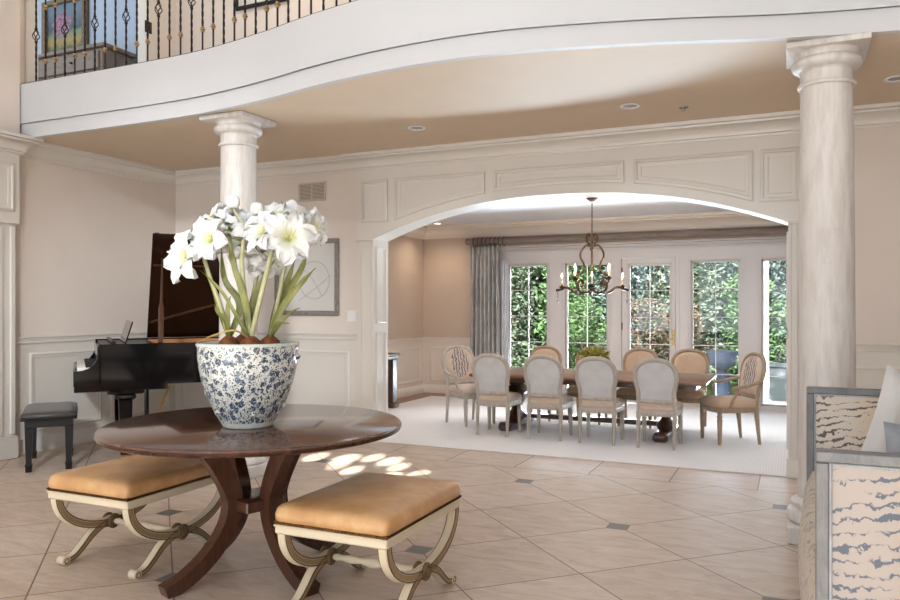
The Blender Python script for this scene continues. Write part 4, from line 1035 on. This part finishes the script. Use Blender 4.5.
pp = thing('potted_plant', 'yellow-green leafy centrepiece in a low bowl on the dining table', 'plant', (-2.03, 8.34, .642))
MB().lathe([(.06, 0), (.075, .005), (.12, .05), (.135, .10), (.128, .105), (.11, .09), (0, .085)], 24, cap=False).obj('bowl', M['pot'], pp)
lf = MB(); rnd = random.Random(4)
for i in range(230):
    a_ = rnd.uniform(0, 2*pi); e = rnd.uniform(.0, 1.25); L = rnd.uniform(.07, .12)
    o = Vector((cos(a_)*rnd.uniform(.02, .12), sin(a_)*rnd.uniform(.02, .12), .10+rnd.uniform(0, .12)))
    d_ = Vector((cos(a_)*cos(e), sin(a_)*cos(e), sin(e))); sd = d_.cross(Vector((0, 0, 1))).normalized()*.02; tipv = o+d_*L+Vector((0, 0, -.02*(1-e)))
    md = o+d_*L*.5+Vector((0, 0, .01)); lf.add([o, md-sd, tipv, md+sd], [(0, 1, 2, 3)])
lf.obj('foliage', M['plantleaf'], pp, smooth=False)

ct_ = thing('console_table', 'dark wood console against the dining room left wall by the jamb', 'console table', (-5.09, 8.42, .009))
MB().box((-.19, -.75, .70), (.19, .75, .74), .012).box((-.17, -.72, .66), (.17, .72, .702), .006).obj('tabletop', M['darkwood'], ct_)
for e in (-1, 1):
    MB().box((.06, e*.66-.06, .04), (.15, e*.66+.06, .66), .01).box((-.16, e*.66-.05, .04), (-.08, e*.66+.05, .66), .01).box((-.18, e*.66-.08, 0), (.18, e*.66+.08, .07), .02).obj('leg', M['darkwood'], ct_)

# ------------------------------------------------------------------ chandelier
ch = thing('chandelier', 'bronze scrolled candle chandelier hanging over the dining table', 'chandelier', (-2.142, 8.70, 0))
MB().lathe([(.0, DZ-.045), (.03, DZ-.04), (.05, DZ-.022), (.066, DZ-.012), (.07, DZ-.002)], 20, cap=False).obj('canopy', M['bronze'], ch)
cm = MB(); n = 16
for i in range(n):
    z = 2.245+(DZ-.045-2.245)*(i+.5)/n; ax = (i % 2)
    cm.ring([((.008*cos(q*pi/5)) if not ax else 0, (.008*cos(q*pi/5)) if ax else 0, z+.016*sin(q*pi/5)) for q in range(10)], .0028, 5, up=(0, 1, 0) if not ax else (1, 0, 0))
cm.obj('chain', M['bronze'], ch)
MB().lathe([(.006, 2.25), (.012, 2.20), (.006, 2.16), (.02, 2.06), (.028, 2.04), (.008, 2.02), (.006, 1.66), (.02, 1.62), (.034, 1.57), (.028, 1.53), (.012, 1.49), (.006, 1.47)], 14).obj('stem', M['bronze'], ch)
a0 = radians(13.8)
fr = MB()
for q in range(4):
    Mq = Matrix.Rotation(a0+q*pi/2, 4, 'Z')
    def P(pts): return [(r_, 0, z_) for r_, z_ in pts]
    fr.tube(catmull(P([(.02, 2.10), (.055, 2.13), (.06, 2.19), (.035, 2.225), (.018, 2.19)]), 6), .013, 6, M4=Mq)
    fr.tube(catmull(P([(.02, 2.08), (.07, 2.09), (.125, 2.02), (.13, 1.95), (.10, 1.89), (.09, 1.83), (.12, 1.77), (.17, 1.745), (.2, 1.75)]), 6), .013, 6, M4=Mq)
fr.obj('scroll_frame', M['bronze'], ch)
for tier, (rr_, zc, dz, a1) in enumerate(((.345, 1.60, .0, a0), (.27, 1.70, .085, a0+pi/4))):
    for q in range(4):
        Mq = Matrix.Rotation(a1+q*pi/2, 4, 'Z'); ar = MB()
        if tier == 0: pts = [(.02, 1.55), (.12, 1.535), (.2, 1.55), (.27, 1.60), (.33, 1.60), (rr_, 1.585), (rr_+.07, 1.57)]
        else: pts = [(.03, 1.56), (.12, 1.54), (.2, 1.56), (.235, 1.62), (.19, 1.69), (.14, 1.65), (.17, 1.61)]
        ar.tube(catmull([(r_, 0, z_) for r_, z_ in pts], 6), .0155, 7, M4=Mq)
        if tier: ar.tube(catmull([(.225, 0, 1.64), (.26, 0, 1.66), (rr_, 0, 1.69)], 5), .008, 6, M4=Mq)
        zb = 1.595 if tier == 0 else 1.69
        ar.lathe([(.006, zb-.01), (.03, zb+.012), (.036, zb+.022), (.012, zb+.02), (.014, zb+.04)], 12, M4=Mq @ Matrix.Translation((rr_, 0, 0)))
        A_ = ar.obj('arm', M['bronze'], ch)
        MB().lathe([(.011, zb+.03), (.011, zb+.12)], 10, M4=Mq @ Matrix.Translation((rr_, 0, 0))).obj('candle_sleeve', M['candle'], A_)
        MB().lathe([(.004, zb+.12), (.008, zb+.13), (.010, zb+.142), (.006, zb+.16), (.001, zb+.178)], 10, M4=Mq @ Matrix.Translation((rr_, 0, 0))).obj('light_bulb', M['bulb_on'], A_)
        dr = MB()
        for z in (zb-.04, zb-.085, zb-.145): dr.lathe([(.001, z-.034), (.014, z-.008), (.012, z+.006), (.001, z+.018)], 6, M4=Mq @ Matrix.Translation((rr_+(.05 if tier == 0 else -.05), 0, 0)))
        dr.obj('crystal_drop', M['crystal'], A_)
dr = MB()
for z in (1.43, 1.38, 1.32): dr.lathe([(.001, z-.035), (.014, z-.008), (.012, z+.006), (.001, z+.022)], 8)
dr.obj('crystal_drop', M['crystal'], ch)

# ------------------------------------------------------------------ curtain and rod
rd = thing('curtain_rod', 'thick grey wood curtain rod above the dining room windows', 'curtain rod', (-4.5, 10.70, 2.365))
MB().tube([(0, 0, 0), (5.6, 0, 0)], .053, 20).obj('pole', M['rod'], rd)
MB().lathe([(.043, -.01), (.05, 0), (.05, .012), (.035, .018), (.052, .045), (.05, .075), (.03, .095), (.006, .10)], 18, M4=Matrix.Rotation(-pi/2, 4, 'Y')).obj('finial', M['rod'], rd)
for bx_ in (.02+.06, 2.5, 5.3): MB().box((bx_-.012, .03, -.03), (bx_+.012, .16, .03), .004).obj('bracket', M['rod'], rd)
for i in range(8):
    xx = .055+.068*i; MB().ring([(xx, (.066*cos(q*pi/10)), .066*sin(q*pi/10)-.01) for q in range(20)], .006, 6, up=(1, 0, 0)).obj('ring', M['iron'], rd)
def drape(x0, x1, y, z0, z1, folds, amp, name, mat, label, gather=1.0):
    nx_, nz_ = folds*12, 14; vs_ = []; fs = []
    for k_ in range(nz_+1):
        t_ = k_/nz_; z = z1+(z0-z1)*t_; pin = .45+.55*min(1, t_*5)
        for i in range(nx_+1):
            u_ = i/nx_; xx = (x0+x1)/2+(u_-.5)*(x1-x0)*(.94+.06*t_)
            yy = y+amp*pin*sin(2*pi*folds*u_+.5*sin(3*t_))+.25*amp*sin(5.3*u_*folds+t_*2)
            vs_.append((xx, yy, z))
    for k_ in range(nz_):
        for i in range(nx_): a_ = k_*(nx_+1)+i; fs.append((a_, a_+1, a_+nx_+2, a_+nx_+1))
    o = MB().add(vs_, fs).obj(name, mat, None, angle=80)
    sm = o.modifiers.new('thickness', 'SOLIDIFY'); sm.thickness = .006; sm.offset = 0
    return tag(o, label, 'curtain')
drape(-4.53, -4.04, 10.70, .012, 2.30, 7, .042, 'curtain', M['curtain'], 'pleated silver-grey curtain gathered at the left of the dining windows')
drape(-4.06, -3.93, 10.79, .012, 2.08, 3, .012, 'sheer_curtain', M['sheer'], 'narrow white sheer panel at the right edge of the grey curtain')

# ------------------------------------------------------------------ wall pieces and ceiling fittings
pc = thing('framed_picture', 'grey framed pale drawing on the wall behind the flowers', 'picture', (-4.75, WY-.004, 1.695))
hw_, hh_ = .41, .405; fr = MB()
for (a_, b_) in (((-hw_, -hh_), (hw_, -hh_+.05)), ((-hw_, hh_-.05), (hw_, hh_)), ((-hw_, -hh_+.05), (-hw_+.05, hh_-.05)), ((hw_-.05, -hh_+.05), (hw_, hh_-.05))):
    fr.box((a_[0], -.03, a_[1]), (b_[0], 0, b_[1]), .006)
fr.obj('frame', M['frame_grey'], pc)
MB().box((-hw_+.045, -.012, -hh_+.045), (hw_-.045, -.002, hh_-.045)).obj('artwork', M['paper'], pc, smooth=False)
dr = MB().ring([(.10+.19*cos(q*pi/20), -.0135, -.03+.2*sin(q*pi/20)) for q in range(40)], .003, 5)
dr.tube([(-.1, -.0135, -.25), (.12, -.0135, -.12), (.31, -.0135, .02)], .003, 5).tube([(-.05, -.0135, .1), (.08, -.0135, -.02), (.2, -.0135, -.2)], .003, 5)
dr.obj('drawing_lines', M['pencil'], pc)

vt = thing('air_vent', 'beige wall air return grille high on the wall left of the arch', 'vent', (-4.685, WY-.002, 2.605))
v_ = MB()
for a_, b_ in (((-.175, -.1), (.175, -.08)), ((-.175, .08), (.175, .1)), ((-.175, -.1), (-.155, .1)), ((.155, -.1), (.175, .1)), ((-.008, -.1), (.008, .1))): v_.box((a_[0], -.012, a_[1]), (b_[0], 0, b_[1]), .003)
v_.obj('frame', M['vent'], vt)
v_ = MB()
for i in range(11): z = -.072+.0144*i; v_.box((-.155, -.009, z-.0035), (.155, -.002, z+.0035))
v_.obj('louvres', M['vent'], vt); MB().box((-.16, -.002, -.085), (.16, 0, .085)).obj('backing', M['vent_dark'], vt)

sw = thing('light_switch', 'white double light switch plate left of the arch jamb', 'switch', (-4.19, WY-.001, 1.285))
MB().box((-.055, -.006, -.058), (.055, 0, .058), .003).obj('plate', M['plastic'], sw)
for s_ in (-1, 1): MB().box((s_*.024-.014, -.010, -.032), (s_*.024+.014, -.006, .032), .002).obj('rocker', M['plastic'], sw)

def downlight(x_, y_, z_, label, on=False):
    r = thing('recessed_light', label, 'ceiling light', (x_, y_, z_))
    MB().lathe([(.075, -.0005), (.078, -.006), (.072, -.010), (.058, -.006), (.054, -.0005)], 24, cap=False).obj('trim_ring', M['ceiling_white'], r)
    MB().lathe([(.056, -.002), (0, -.0015)], 24, cap=False).obj('lens', M['lens_on'] if on else M['can'], r)
downlight(-1.16, 5.92, CZ, 'recessed ceiling light between the balcony edge and the arch, middle one')
downlight(-2.99, 5.89, CZ, 'recessed ceiling light above the left part of the arch')
downlight(.63, 5.95, CZ, 'recessed ceiling light right of the right column, at the photo edge')
downlight(-4.95, 10.45, DZ, 'lit recessed light in the far left of the dining room ceiling', True)
tag(MB().lathe([(.035, CZ-.001), (.034, CZ-.008), (.012, CZ-.014), (.01, CZ-.03), (.0, CZ-.03)], 16, M4=Matrix.Translation((-.79, 6.14, 0)), cap=False).obj('sprinkler_head', M['can']), 'tiny sprinkler head in the tan ceiling left of the right column', 'sprinkler')

# ------------------------------------------------------------------ upstairs pieces
pt = thing('painting', 'gilt framed painting of a pink blossoming tree upstairs behind the railing', 'painting', (-8.70, 6.995, 5.02))
fr = MB(); hw_, hh_ = .42, .40
for (a_, b_) in (((-hw_, -hh_), (hw_, -hh_+.07)), ((-hw_, hh_-.07), (hw_, hh_)), ((-hw_, -hh_+.07), (-hw_+.09, hh_-.07)), ((hw_-.09, -hh_+.07), (hw_, hh_-.07))): fr.box((a_[0], -.05, a_[1]), (b_[0], 0, b_[1]), .01)
fr.obj('frame', M['frame_gold'], pt)
def mk_canvas():
    t = NT('blossom_canvas'); v = t.coord(); sp = t.n('ShaderNodeSeparateXYZ'); t.link(v, sp.inputs[0])
    n = t.noise(v, 14, 4, .6)
    z = t.math('ADD', sp.outputs[2], t.math('MULTIPLY', t.math('SUBTRACT', n, .5), .2))
    g = t.ramp(t.math('ADD', t.math('MULTIPLY', z, 1.5), .5), [(.10, rgb(74, 84, 58)), (.25, rgb(156, 132, 70)), (.38, rgb(116, 130, 96)), (.5, rgb(60, 76, 84)), (.85, rgb(96, 114, 128))])
    dx = t.math('ADD', sp.outputs[0], .06); dz = t.math('SUBTRACT', sp.outputs[2], .06)
    r = t.math('SQRT', t.math('ADD', t.math('MULTIPLY', dx, dx), t.math('MULTIPLY', dz, dz)))
    mk = t.math('LESS_THAN', t.math('ADD', r, t.math('MULTIPLY', t.math('SUBTRACT', n, .5), .22)), .17)
    t.col(t.mix(mk, g, t.ramp(t.noise(v, 40), [(.35, rgb(100, 66, 88)), (.65, rgb(164, 120, 142))]))); t.set(Roughness=.5); return t.m
MB().box((-hw_+.085, -.02, -hh_+.065), (hw_-.085, -.004, hh_-.065)).obj('canvas', mk_canvas(), pt, smooth=False)
ds = thing('dresser', 'long weathered wood dresser upstairs below the blossom painting', 'dresser', (-8.4, 6.72, UZ))
MB().box((-.95, -.24, .06), (.95, .24, 1.05), .008).obj('body', M['dresser'], ds)
MB().box((-1.0, -.27, 1.05), (1.0, .25, 1.10), .01).obj('top', M['dresser'], ds)
for zi in range(4):
    for xi in range(2):
        q = MB().box((-.9+.92*xi, -.262, .10+.235*zi), (-.02+.92*xi, -.24, .315+.235*zi), .006).obj('drawer', M['dresser'], ds)
        MB().ell((-.46+.92*xi, -.275, .21+.235*zi), (.02, .014, .014), 10, 6).obj('knob', M['iron'], q)
for sx in (-.85, .85):
    for sy in (-.18, .18): MB().box((sx-.03, sy-.03, 0), (sx+.03, sy+.03, .062)).obj('leg', M['dresser'], ds)
fp = thing('framed_picture', 'black framed picture upstairs on the tan wall behind the railing', 'picture', (-5.35, WY-.004, 5.02))
fr = MB(); hw_, hh_ = .35, .33
for (a_, b_) in (((-hw_, -hh_), (hw_, -hh_+.04)), ((-hw_, hh_-.04), (hw_, hh_)), ((-hw_, -hh_+.04), (-hw_+.04, hh_-.04)), ((hw_-.04, -hh_+.04), (hw_, hh_-.04))): fr.box((a_[0], -.03, a_[1]), (b_[0], 0, b_[1]), .005)
fr.obj('frame', M['frame_black'], fp)
MB().box((-hw_+.035, -.012, -hh_+.035), (hw_-.035, -.002, hh_-.035)).obj('artwork', M['paper'], fp, smooth=False)
sp_ = thing('light_switch', 'dark bronze switch plate upstairs on the white door casing', 'switch', (LX+.026, 6.33, 4.50))
MB().box((0, -.05, -.065), (.008, .05, .065), .003).obj('plate', M['iron'], sp_)
for s_ in (-1, 1): MB().box((.008, s_*.022-.012, -.03), (.012, s_*.022+.012, .03), .002).obj('rocker', M['bronze'], sp_)

# ------------------------------------------------------------------ settee
se = thing('settee', 'grey wood settee with blue-grey tiger striped arm panels at the right edge', 'sofa', (.055, 2.48, 0))
def arm_panel(y0, mat, mw):
    ft = MB(); D_ = .80; TP = .972; BT = .06
    for z0, z1, x0, x1 in ((TP-.034, TP, 0, D_), (BT, BT+.06, 0, D_)): ft.box((x0, y0, z0), (x1, y0+.055, z1), .004)
    for x0, x1 in ((0, .036), (D_-.036, D_)): ft.box((x0, y0, 0), (x1, y0+.055, TP-.034), .004)
    ft.obj('arm_frame', mw, se)
    pd = MB().box((.034, y0+.008, BT+.058), (D_-.034, y0+.047, TP-.032), .010)
    po = pd.obj('arm_panel', mat, se)
    for yy in (y0+.005, y0+.05):
        cd = MB(); c0 = [(.040, BT+.064), (D_-.040, BT+.064), (D_-.040, TP-.038), (.040, TP-.038)]; cd.ring([(x_, yy, z_) for x_, z_ in c0], .005, 6)
        for i in range(4):
            (x0, z0), (x1, z1) = c0[i], c0[(i+1) % 4]; L = sqrt((x1-x0)**2+(z1-z0)**2); n = int(L/.009)
            for k_ in range(n): cd.ell((x0+(x1-x0)*k_/n, yy, z0+(z1-z0)*k_/n), (.0055, .0055, .0055), 5, 4)
        cd.obj('braid_trim', M['cord'], po)
arm_panel(0, M['tiger'], M['greywood']); arm_panel(1.90, M['tiger_far'], M['greywood'])
sr = []
for t_ in [i/16 for i in range(17)]:
    yy = .055+1.845*t_; bul = .002+.03*sin(pi*t_)
    sr.append([(-bul+.035, yy, .02), (-bul-.0, yy, .18), (-bul-.012, yy, .36), (-bul, yy, .47), (-bul+.03, yy, .535), (.10, yy, .56), (.45, yy, .565), (.62, yy, .56), (.62, yy, .05)])
MB().loft(sr).obj('seat', M['floral'], se, angle=60)
MB().box((.60, .05, .06), (.80, 1.93, 1.15), .04).obj('backrest', M['floral'], se)
def pillow(name, label, loc, rot, w_, h_, th, mat):
    n = 14; m = MB()
    for sgn in (-1, 1):
        vs_ = []
        for i in range(n+1):
            for j in range(n+1):
                u_, v2 = i/n*2-1, j/n*2-1
                e = (1-u_**4)*(1-v2**4); pin = 1-.07*(1-abs(u_)**2)*abs(v2)**3-.07*(1-abs(v2)**2)*abs(u_)**3
                vs_.append((u_*w_/2*(1-.07*(1-v2*v2)), sgn*th/2*e**.55, v2*h_/2*(1-.07*(1-u_*u_))))
        fs = [(i*(n+1)+j, i*(n+1)+j+1, (i+1)*(n+1)+j+1, (i+1)*(n+1)+j) for i in range(n) for j in range(n)]
        if sgn > 0: fs = [f_[::-1] for f_ in fs]
        m.add(vs_, fs)
    o = m.obj(name, mat, None, angle=70); o.location = loc; o.rotation_euler = rot
    return tag(o, label, 'pillow')

pillow('pillow', 'large silvery white pillow standing on one corner on the settee', (.462, 3.64, .862), (radians(-6), radians(23), TH+radians(4)), .45, .45, .13, M['pillow'])
pillow('pillow', 'small blue-grey velvet pillow on the settee before the white pillow', (.48, 3.30, .765), (radians(-8), radians(4), TH), .40, .38, .13, M['pillow_blue'])

# ------------------------------------------------------------------ garden behind the glass
struct(MB().box((-16, WIN+.1, -.3), (10, 30, -.12)), 'floor', M['grass'], smooth=False)
struct(MB().box((-5.5, WIN+.1, -.13), (2.5, 12.6, -.06)), 'floor', M['patio'], smooth=False)
def leaves(m, c_, r_, n, size, rnd, fill=.55):
    for i in range(n):
        d_ = Vector((rnd.gauss(0, 1), rnd.gauss(0, 1), rnd.gauss(0, 1))).normalized(); rad = rnd.uniform(fill, 1)
        p_ = Vector((c_[0]+d_.x*r_[0]*rad, c_[1]+d_.y*r_[1]*rad, c_[2]+d_.z*r_[2]*rad))
        if p_.z < -.1: continue
        a_ = Vector((rnd.gauss(0, 1), rnd.gauss(0, 1), rnd.gauss(0, .6))).normalized(); b_ = a_.cross(Vector((rnd.gauss(0, 1), rnd.gauss(0, 1), 1))).normalized()
        s_ = size*rnd.uniform(.6, 1.3); m.add([p_-a_*s_, p_-b_*s_*.45, p_+a_*s_, p_+b_*s_*.45], [(0, 1, 2, 3)])
def shrub(name, cat, label, x_, y_, h_, w_, mat, n, size, seed, trunk=.0, group=None):
    rnd = random.Random(seed); r = thing(name, label, cat, (x_, y_, -.12), group=group)
    m = MB()
    k_ = 5 if h_ > 1.2 else 3
    for i in range(k_):
        zz = trunk+(h_-trunk)*(i+.5)/k_; rr_ = w_*(.62+.38*sin(pi*(i+.6)/k_))
        leaves(m, (rnd.uniform(-.2, .2)*w_, rnd.uniform(-.2, .2)*w_, zz), (rr_, rr_*.8, (h_-trunk)/k_*.85), int(n*1.8)//k_, size*.7, rnd)
    m.obj('foliage', M[mat], r, smooth=False)
    MB().tube([(0, 0, -.02), (.02, .0, h_*.3), (-.03, .02, h_*.7)], [.06*w_+.02, .05*w_+.015, .015], 8).obj('trunk', M['bark'], r)
TREES = [
 ('shrub', 'shrub', 'pale loose shrub seen low through the leftmost window', -5.7, 14.6, 1.7, .6, 'g_rust', 1500, .07),
 ('tree', 'tree', 'bright green tree filling the right half of the leftmost window', -4.35, 15.4, 3.2, .62, 'g_mid', 2600, .085),
 ('tree', 'tree', 'grey-green tree behind the left half of the leftmost window', -6.7, 18.0, 3.8, 1.2, 'g_light', 2600, .10),
 ('tree', 'tree', 'blue-green conifer seen in the second window behind the chandelier', -3.75, 19.0, 4.0, .9, 'g_blue', 2600, .09),
 ('shrub', 'shrub', 'vivid green shrub low in the second window', -3.75, 14.4, 1.55, .55, 'g_mid', 1500, .06),
 ('shrub', 'shrub', 'rust-tinged shrub beside the vivid green one in the second window', -2.75, 14.9, 1.6, .6, 'g_rust', 1500, .06),
 ('tree', 'tree', 'pale silver-green tree filling the glass door', -2.15, 16.8, 3.9, .85, 'g_light', 3200, .09),
 ('shrub', 'shrub', 'rust and green shrub at the foot of the glass door view', -1.85, 14.2, 1.45, .55, 'g_rust', 1300, .06),
 ('tree', 'tree', 'dense green tree in the window right of the glass door', -.78, 15.2, 2.0, .62, 'g_mid', 2600, .075),
 ('tree', 'tree', 'tall dark grey-green tree above the urn', -.7, 18.4, 4.2, 1.2, 'g_blue', 2800, .10),
 ('tree', 'tree', 'dark green tree in the rightmost window', .5, 16.6, 3.6, .7, 'g_dark', 2600, .09),
 ('shrub', 'shrub', 'light green shrub above the stone wall in the rightmost window', .25, 14.4, 1.5, .6, 'g_light', 1500, .06),
]
for i, (nm, ct2, lb, x_, y_, h_, w_, mt_, n, sz) in enumerate(TREES): shrub(nm, ct2, lb, x_, y_, h_, w_, mt_, n, sz, 40+i, trunk=.15 if nm == 'tree' else 0)
hg = MB(); rnd = random.Random(99)
for i in range(15000):
    p_ = Vector((rnd.uniform(-12, 3.5), 20.5+rnd.uniform(-.6, .6), rnd.uniform(-.1, 4.6)))
    a_ = Vector((rnd.gauss(0, 1), rnd.gauss(0, 1), rnd.gauss(0, .7))).normalized(); b_ = a_.cross(Vector((rnd.gauss(0, 1), rnd.gauss(0, 1), 1))).normalized(); s_ = rnd.uniform(.08, .2)
    hg.add([p_-a_*s_, p_-b_*s_*.5, p_+a_*s_, p_+b_*s_*.5], [(0, 1, 2, 3)])
hg.box((-12, 20.9, -.12), (3.5, 21.3, 4.3))
tag(hg.obj('hedge', M['g_dark'], smooth=False), 'tall dark hedge closing the garden behind all the trees', 'hedge')
un = thing('garden_urn', 'blue-grey stone urn on a pedestal seen right of the glass door', 'urn', (-1.07, 13.0, -.12))
MB().lathe([(.15, .0), (.17, .04), (.13, .10), (.12, .34), (.15, .40), (.10, .42)], 24).obj('pedestal', M['urn'], un)
MB().lathe([(.09, .41), (.06, .46), (.10, .50), (.19, .56), (.225, .65), (.22, .70), (.25, .76), (.25, .78), (.21, .775), (0, .70)], 28, cap=False).obj('bowl', M['urn'], un)
tag(MB().box((-.8, 13.0, -.12), (1.6, 13.35, .42), .02).box((-.85, 12.97, .42), (1.65, 13.38, .47), .01).obj('garden_wall', M['stone']), 'low grey stone garden wall in the rightmost window', 'wall')
tag(MB().box((-.42, 11.56, -.06), (-.335, 11.64, 2.6), .006).box((-.45, 11.53, -.06), (-.305, 11.67, .06), .006).obj('porch_post', M['vent']), 'slim white porch post just outside the rightmost window', 'post')

# ------------------------------------------------------------------ light
Wd = bpy.data.worlds.new('daylight'); bpy.context.scene.world = Wd; Wd.use_nodes = True
bg = Wd.node_tree.nodes['Background']; bg.inputs[0].default_value = (.80, .90, 1.0, 1); bg.inputs[1].default_value = 1.1
def area(name, loc, rot, sx, sy, power, colr, spread=180):
    l = bpy.data.lights.new(name, 'AREA'); l.shape = 'RECTANGLE'; l.size, l.size_y = sx, sy; l.energy = power; l.color = colr; l.spread = radians(spread)
    o = bpy.data.objects.new(name, l); C.objects.link(o); o.location = loc; o.rotation_euler = rot; return o
area('assumed_window_light', (-1.8, BK-.3, 4.3), (radians(84), 0, 0), 6.4, 2.0, 20, (.85, .94, 1))  # assumed source: added lamp outside the unseen upper entrance windows
area('lower_entrance_fill', (-1.8, BK-.3, 1.7), (radians(92), 0, 0), 6.4, 2.4, 150, (.85, .94, 1))  # added unseen lamp low behind the hall, reaches in under the balcony
area('dining_window_fill', (-1.9, WIN+1.0, 3.1), (radians(-55), 0, 0), 4.8, 1.0, 820, (.93, .97, 1))  # added lamp outside above the dining windows, out of view, brightens the carpet
sl = bpy.data.lights.new('sun', 'SUN'); sl.energy = 21; sl.angle = radians(.6); sl.color = (.86, .95, 1)
so_ = bpy.data.objects.new('sun', sl); C.objects.link(so_); so_.location = (0, -8, 12)
so_.rotation_euler = Vector((.06, .755, -.655)).to_track_quat('-Z', 'Y').to_euler()
area('hidden_dining_fill', (-1.9, WIN+.55, .0), (radians(-125), 0, 0), 4.8, .7, 1000, (.72, .87, 1))  # added upward lamp, unseen below the sill, to brighten the dining ceiling
def can(x_, y_, z_, power, colr):  # added fill lamps; the recessed fittings above them are unlit
    l = bpy.data.lights.new('balcony_fill_lamp', 'AREA'); l.shape = 'DISK'; l.size = .12; l.energy = power; l.color = colr; l.spread = radians(130)
    o = bpy.data.objects.new('balcony_fill_lamp', l); C.objects.link(o); o.location = (x_, y_, z_-.014)
for x_, y_, p_ in ((-1.16, 5.92, 2), (-2.99, 5.89, 3), (.63, 5.95, .7)): can(x_, y_, CZ, p_, (.95, .98, 1))
def spotl(name, loc, aim, power, ang, blend, colr, size=.05):
    l = bpy.data.lights.new(name, 'SPOT'); l.energy = power; l.spot_size = radians(ang); l.spot_blend = blend; l.color = colr; l.shadow_soft_size = size
    o = bpy.data.objects.new(name, l); C.objects.link(o); o.location = loc
    o.rotation_euler = (Vector(aim)-Vector(loc)).to_track_quat('-Z', 'Y').to_euler(); return o
area('landing_fill', (-4.6, 5.75, 6.05), (0, 0, 0), .5, .5, 22, (1, .88, .72))  # added lamp without a fitting, brightens the wall behind the railing
area('upstairs_room_fill', (-8.3, 5.6, 6.05), (0, 0, 0), .6, .6, 14, (.85, .93, 1))  # added unseen lamp filling the blue room upstairs
spotl('bay_fill_spot', (1.2, BK-.2, 5.4), (-5.9, 6.4, .7), 2550, 19, .7, (.93, .97, 1), .45)  # added narrow spot at upper window height, brightens the piano bay walls
for ax_, ay_, pw, an in ((-4.02, 5.86, 22000, 1.0), (-3.72, 5.88, 26000, 1.2), (-3.52, 6.05, 22000, .9), (-3.30, 5.98, 24000, 1.0), (-3.12, 5.80, 20000, .6), (-3.42, 5.52, 20000, .8), (-3.02, 5.45, 24000, .9), (-2.84, 5.62, 16000, .5), (-3.62, 5.62, 14000, .5)):
    spotl('added_floor_spot', (-2.4, BK+.1, 5.3), (ax_, ay_, 0), pw*.9, an*1.15, .7, (1, .98, .94), .01)  # added narrow spots inside the hall, standing in for dappled sun on floor
warm = (1, .80, .60)
for x_, y_ in ((-4.95, 10.3), (-4.95, 8.2), (-2.1, 8.2)): spotl('dining_downlight', (x_, y_, DZ-.03), (x_, y_, 0), 19, 140, 1, warm)  # two of the three are assumed, without a fitting
for q in range(8):
    a_ = a0+q*pi/4; r_ = .31
    l = bpy.data.lights.new('chandelier_glow', 'POINT'); l.energy = 1.6; l.color = warm; l.shadow_soft_size = .02
    o = bpy.data.objects.new('chandelier_glow', l); C.objects.link(o); o.location = (-2.142+r_*cos(a_), 8.70+r_*sin(a_), 1.86)

# ------------------------------------------------------------------ camera
cam = bpy.data.cameras.new('camera'); co = bpy.data.objects.new('camera', cam); C.objects.link(co)
cam.sensor_width = 36; cam.lens = F/900*36; cam.shift_y = (305-300)/900; cam.clip_end = 200; cam.clip_start = .05
co.location = (0, 0, HC); co.rotation_euler = (pi/2, 0, TH)
sc = bpy.context.scene; sc.camera = co
sc.view_settings.view_transform = 'Standard'; sc.view_settings.look = 'None'; sc.view_settings.gamma = 1; sc.view_settings.use_curve_mapping = False
sc.view_settings.exposure = 0.52
sc.cycles.use_denoising = True; sc.cycles.max_bounces = 8; sc.cycles.diffuse_bounces = 4; sc.cycles.glossy_bounces = 4; sc.cycles.transparent_max_bounces = 12
sc.cycles.sample_clamp_indirect = 6; sc.cycles.caustics_reflective = False; sc.cycles.caustics_refractive = False

# ------------------------------------------------------------------ plan units to metres
done = set()
for o in bpy.data.objects:
    o.location = o.location*S
    dta = o.data
    if dta is None or dta.name+o.type in done: continue
    done.add(dta.name+o.type)
    if o.type == 'MESH': dta.transform(Matrix.Scale(S, 4)); dta.update()
    elif o.type == 'LIGHT':
        dta.energy *= (1 if dta.type == 'SUN' else S*S)
        if dta.type == 'AREA': dta.size *= S; dta.size_y *= S
        elif dta.type != 'SUN': dta.shadow_soft_size *= S
for o in bpy.data.objects:
    for md in o.modifiers:
        if md.type == 'SOLIDIFY': md.thickness *= S
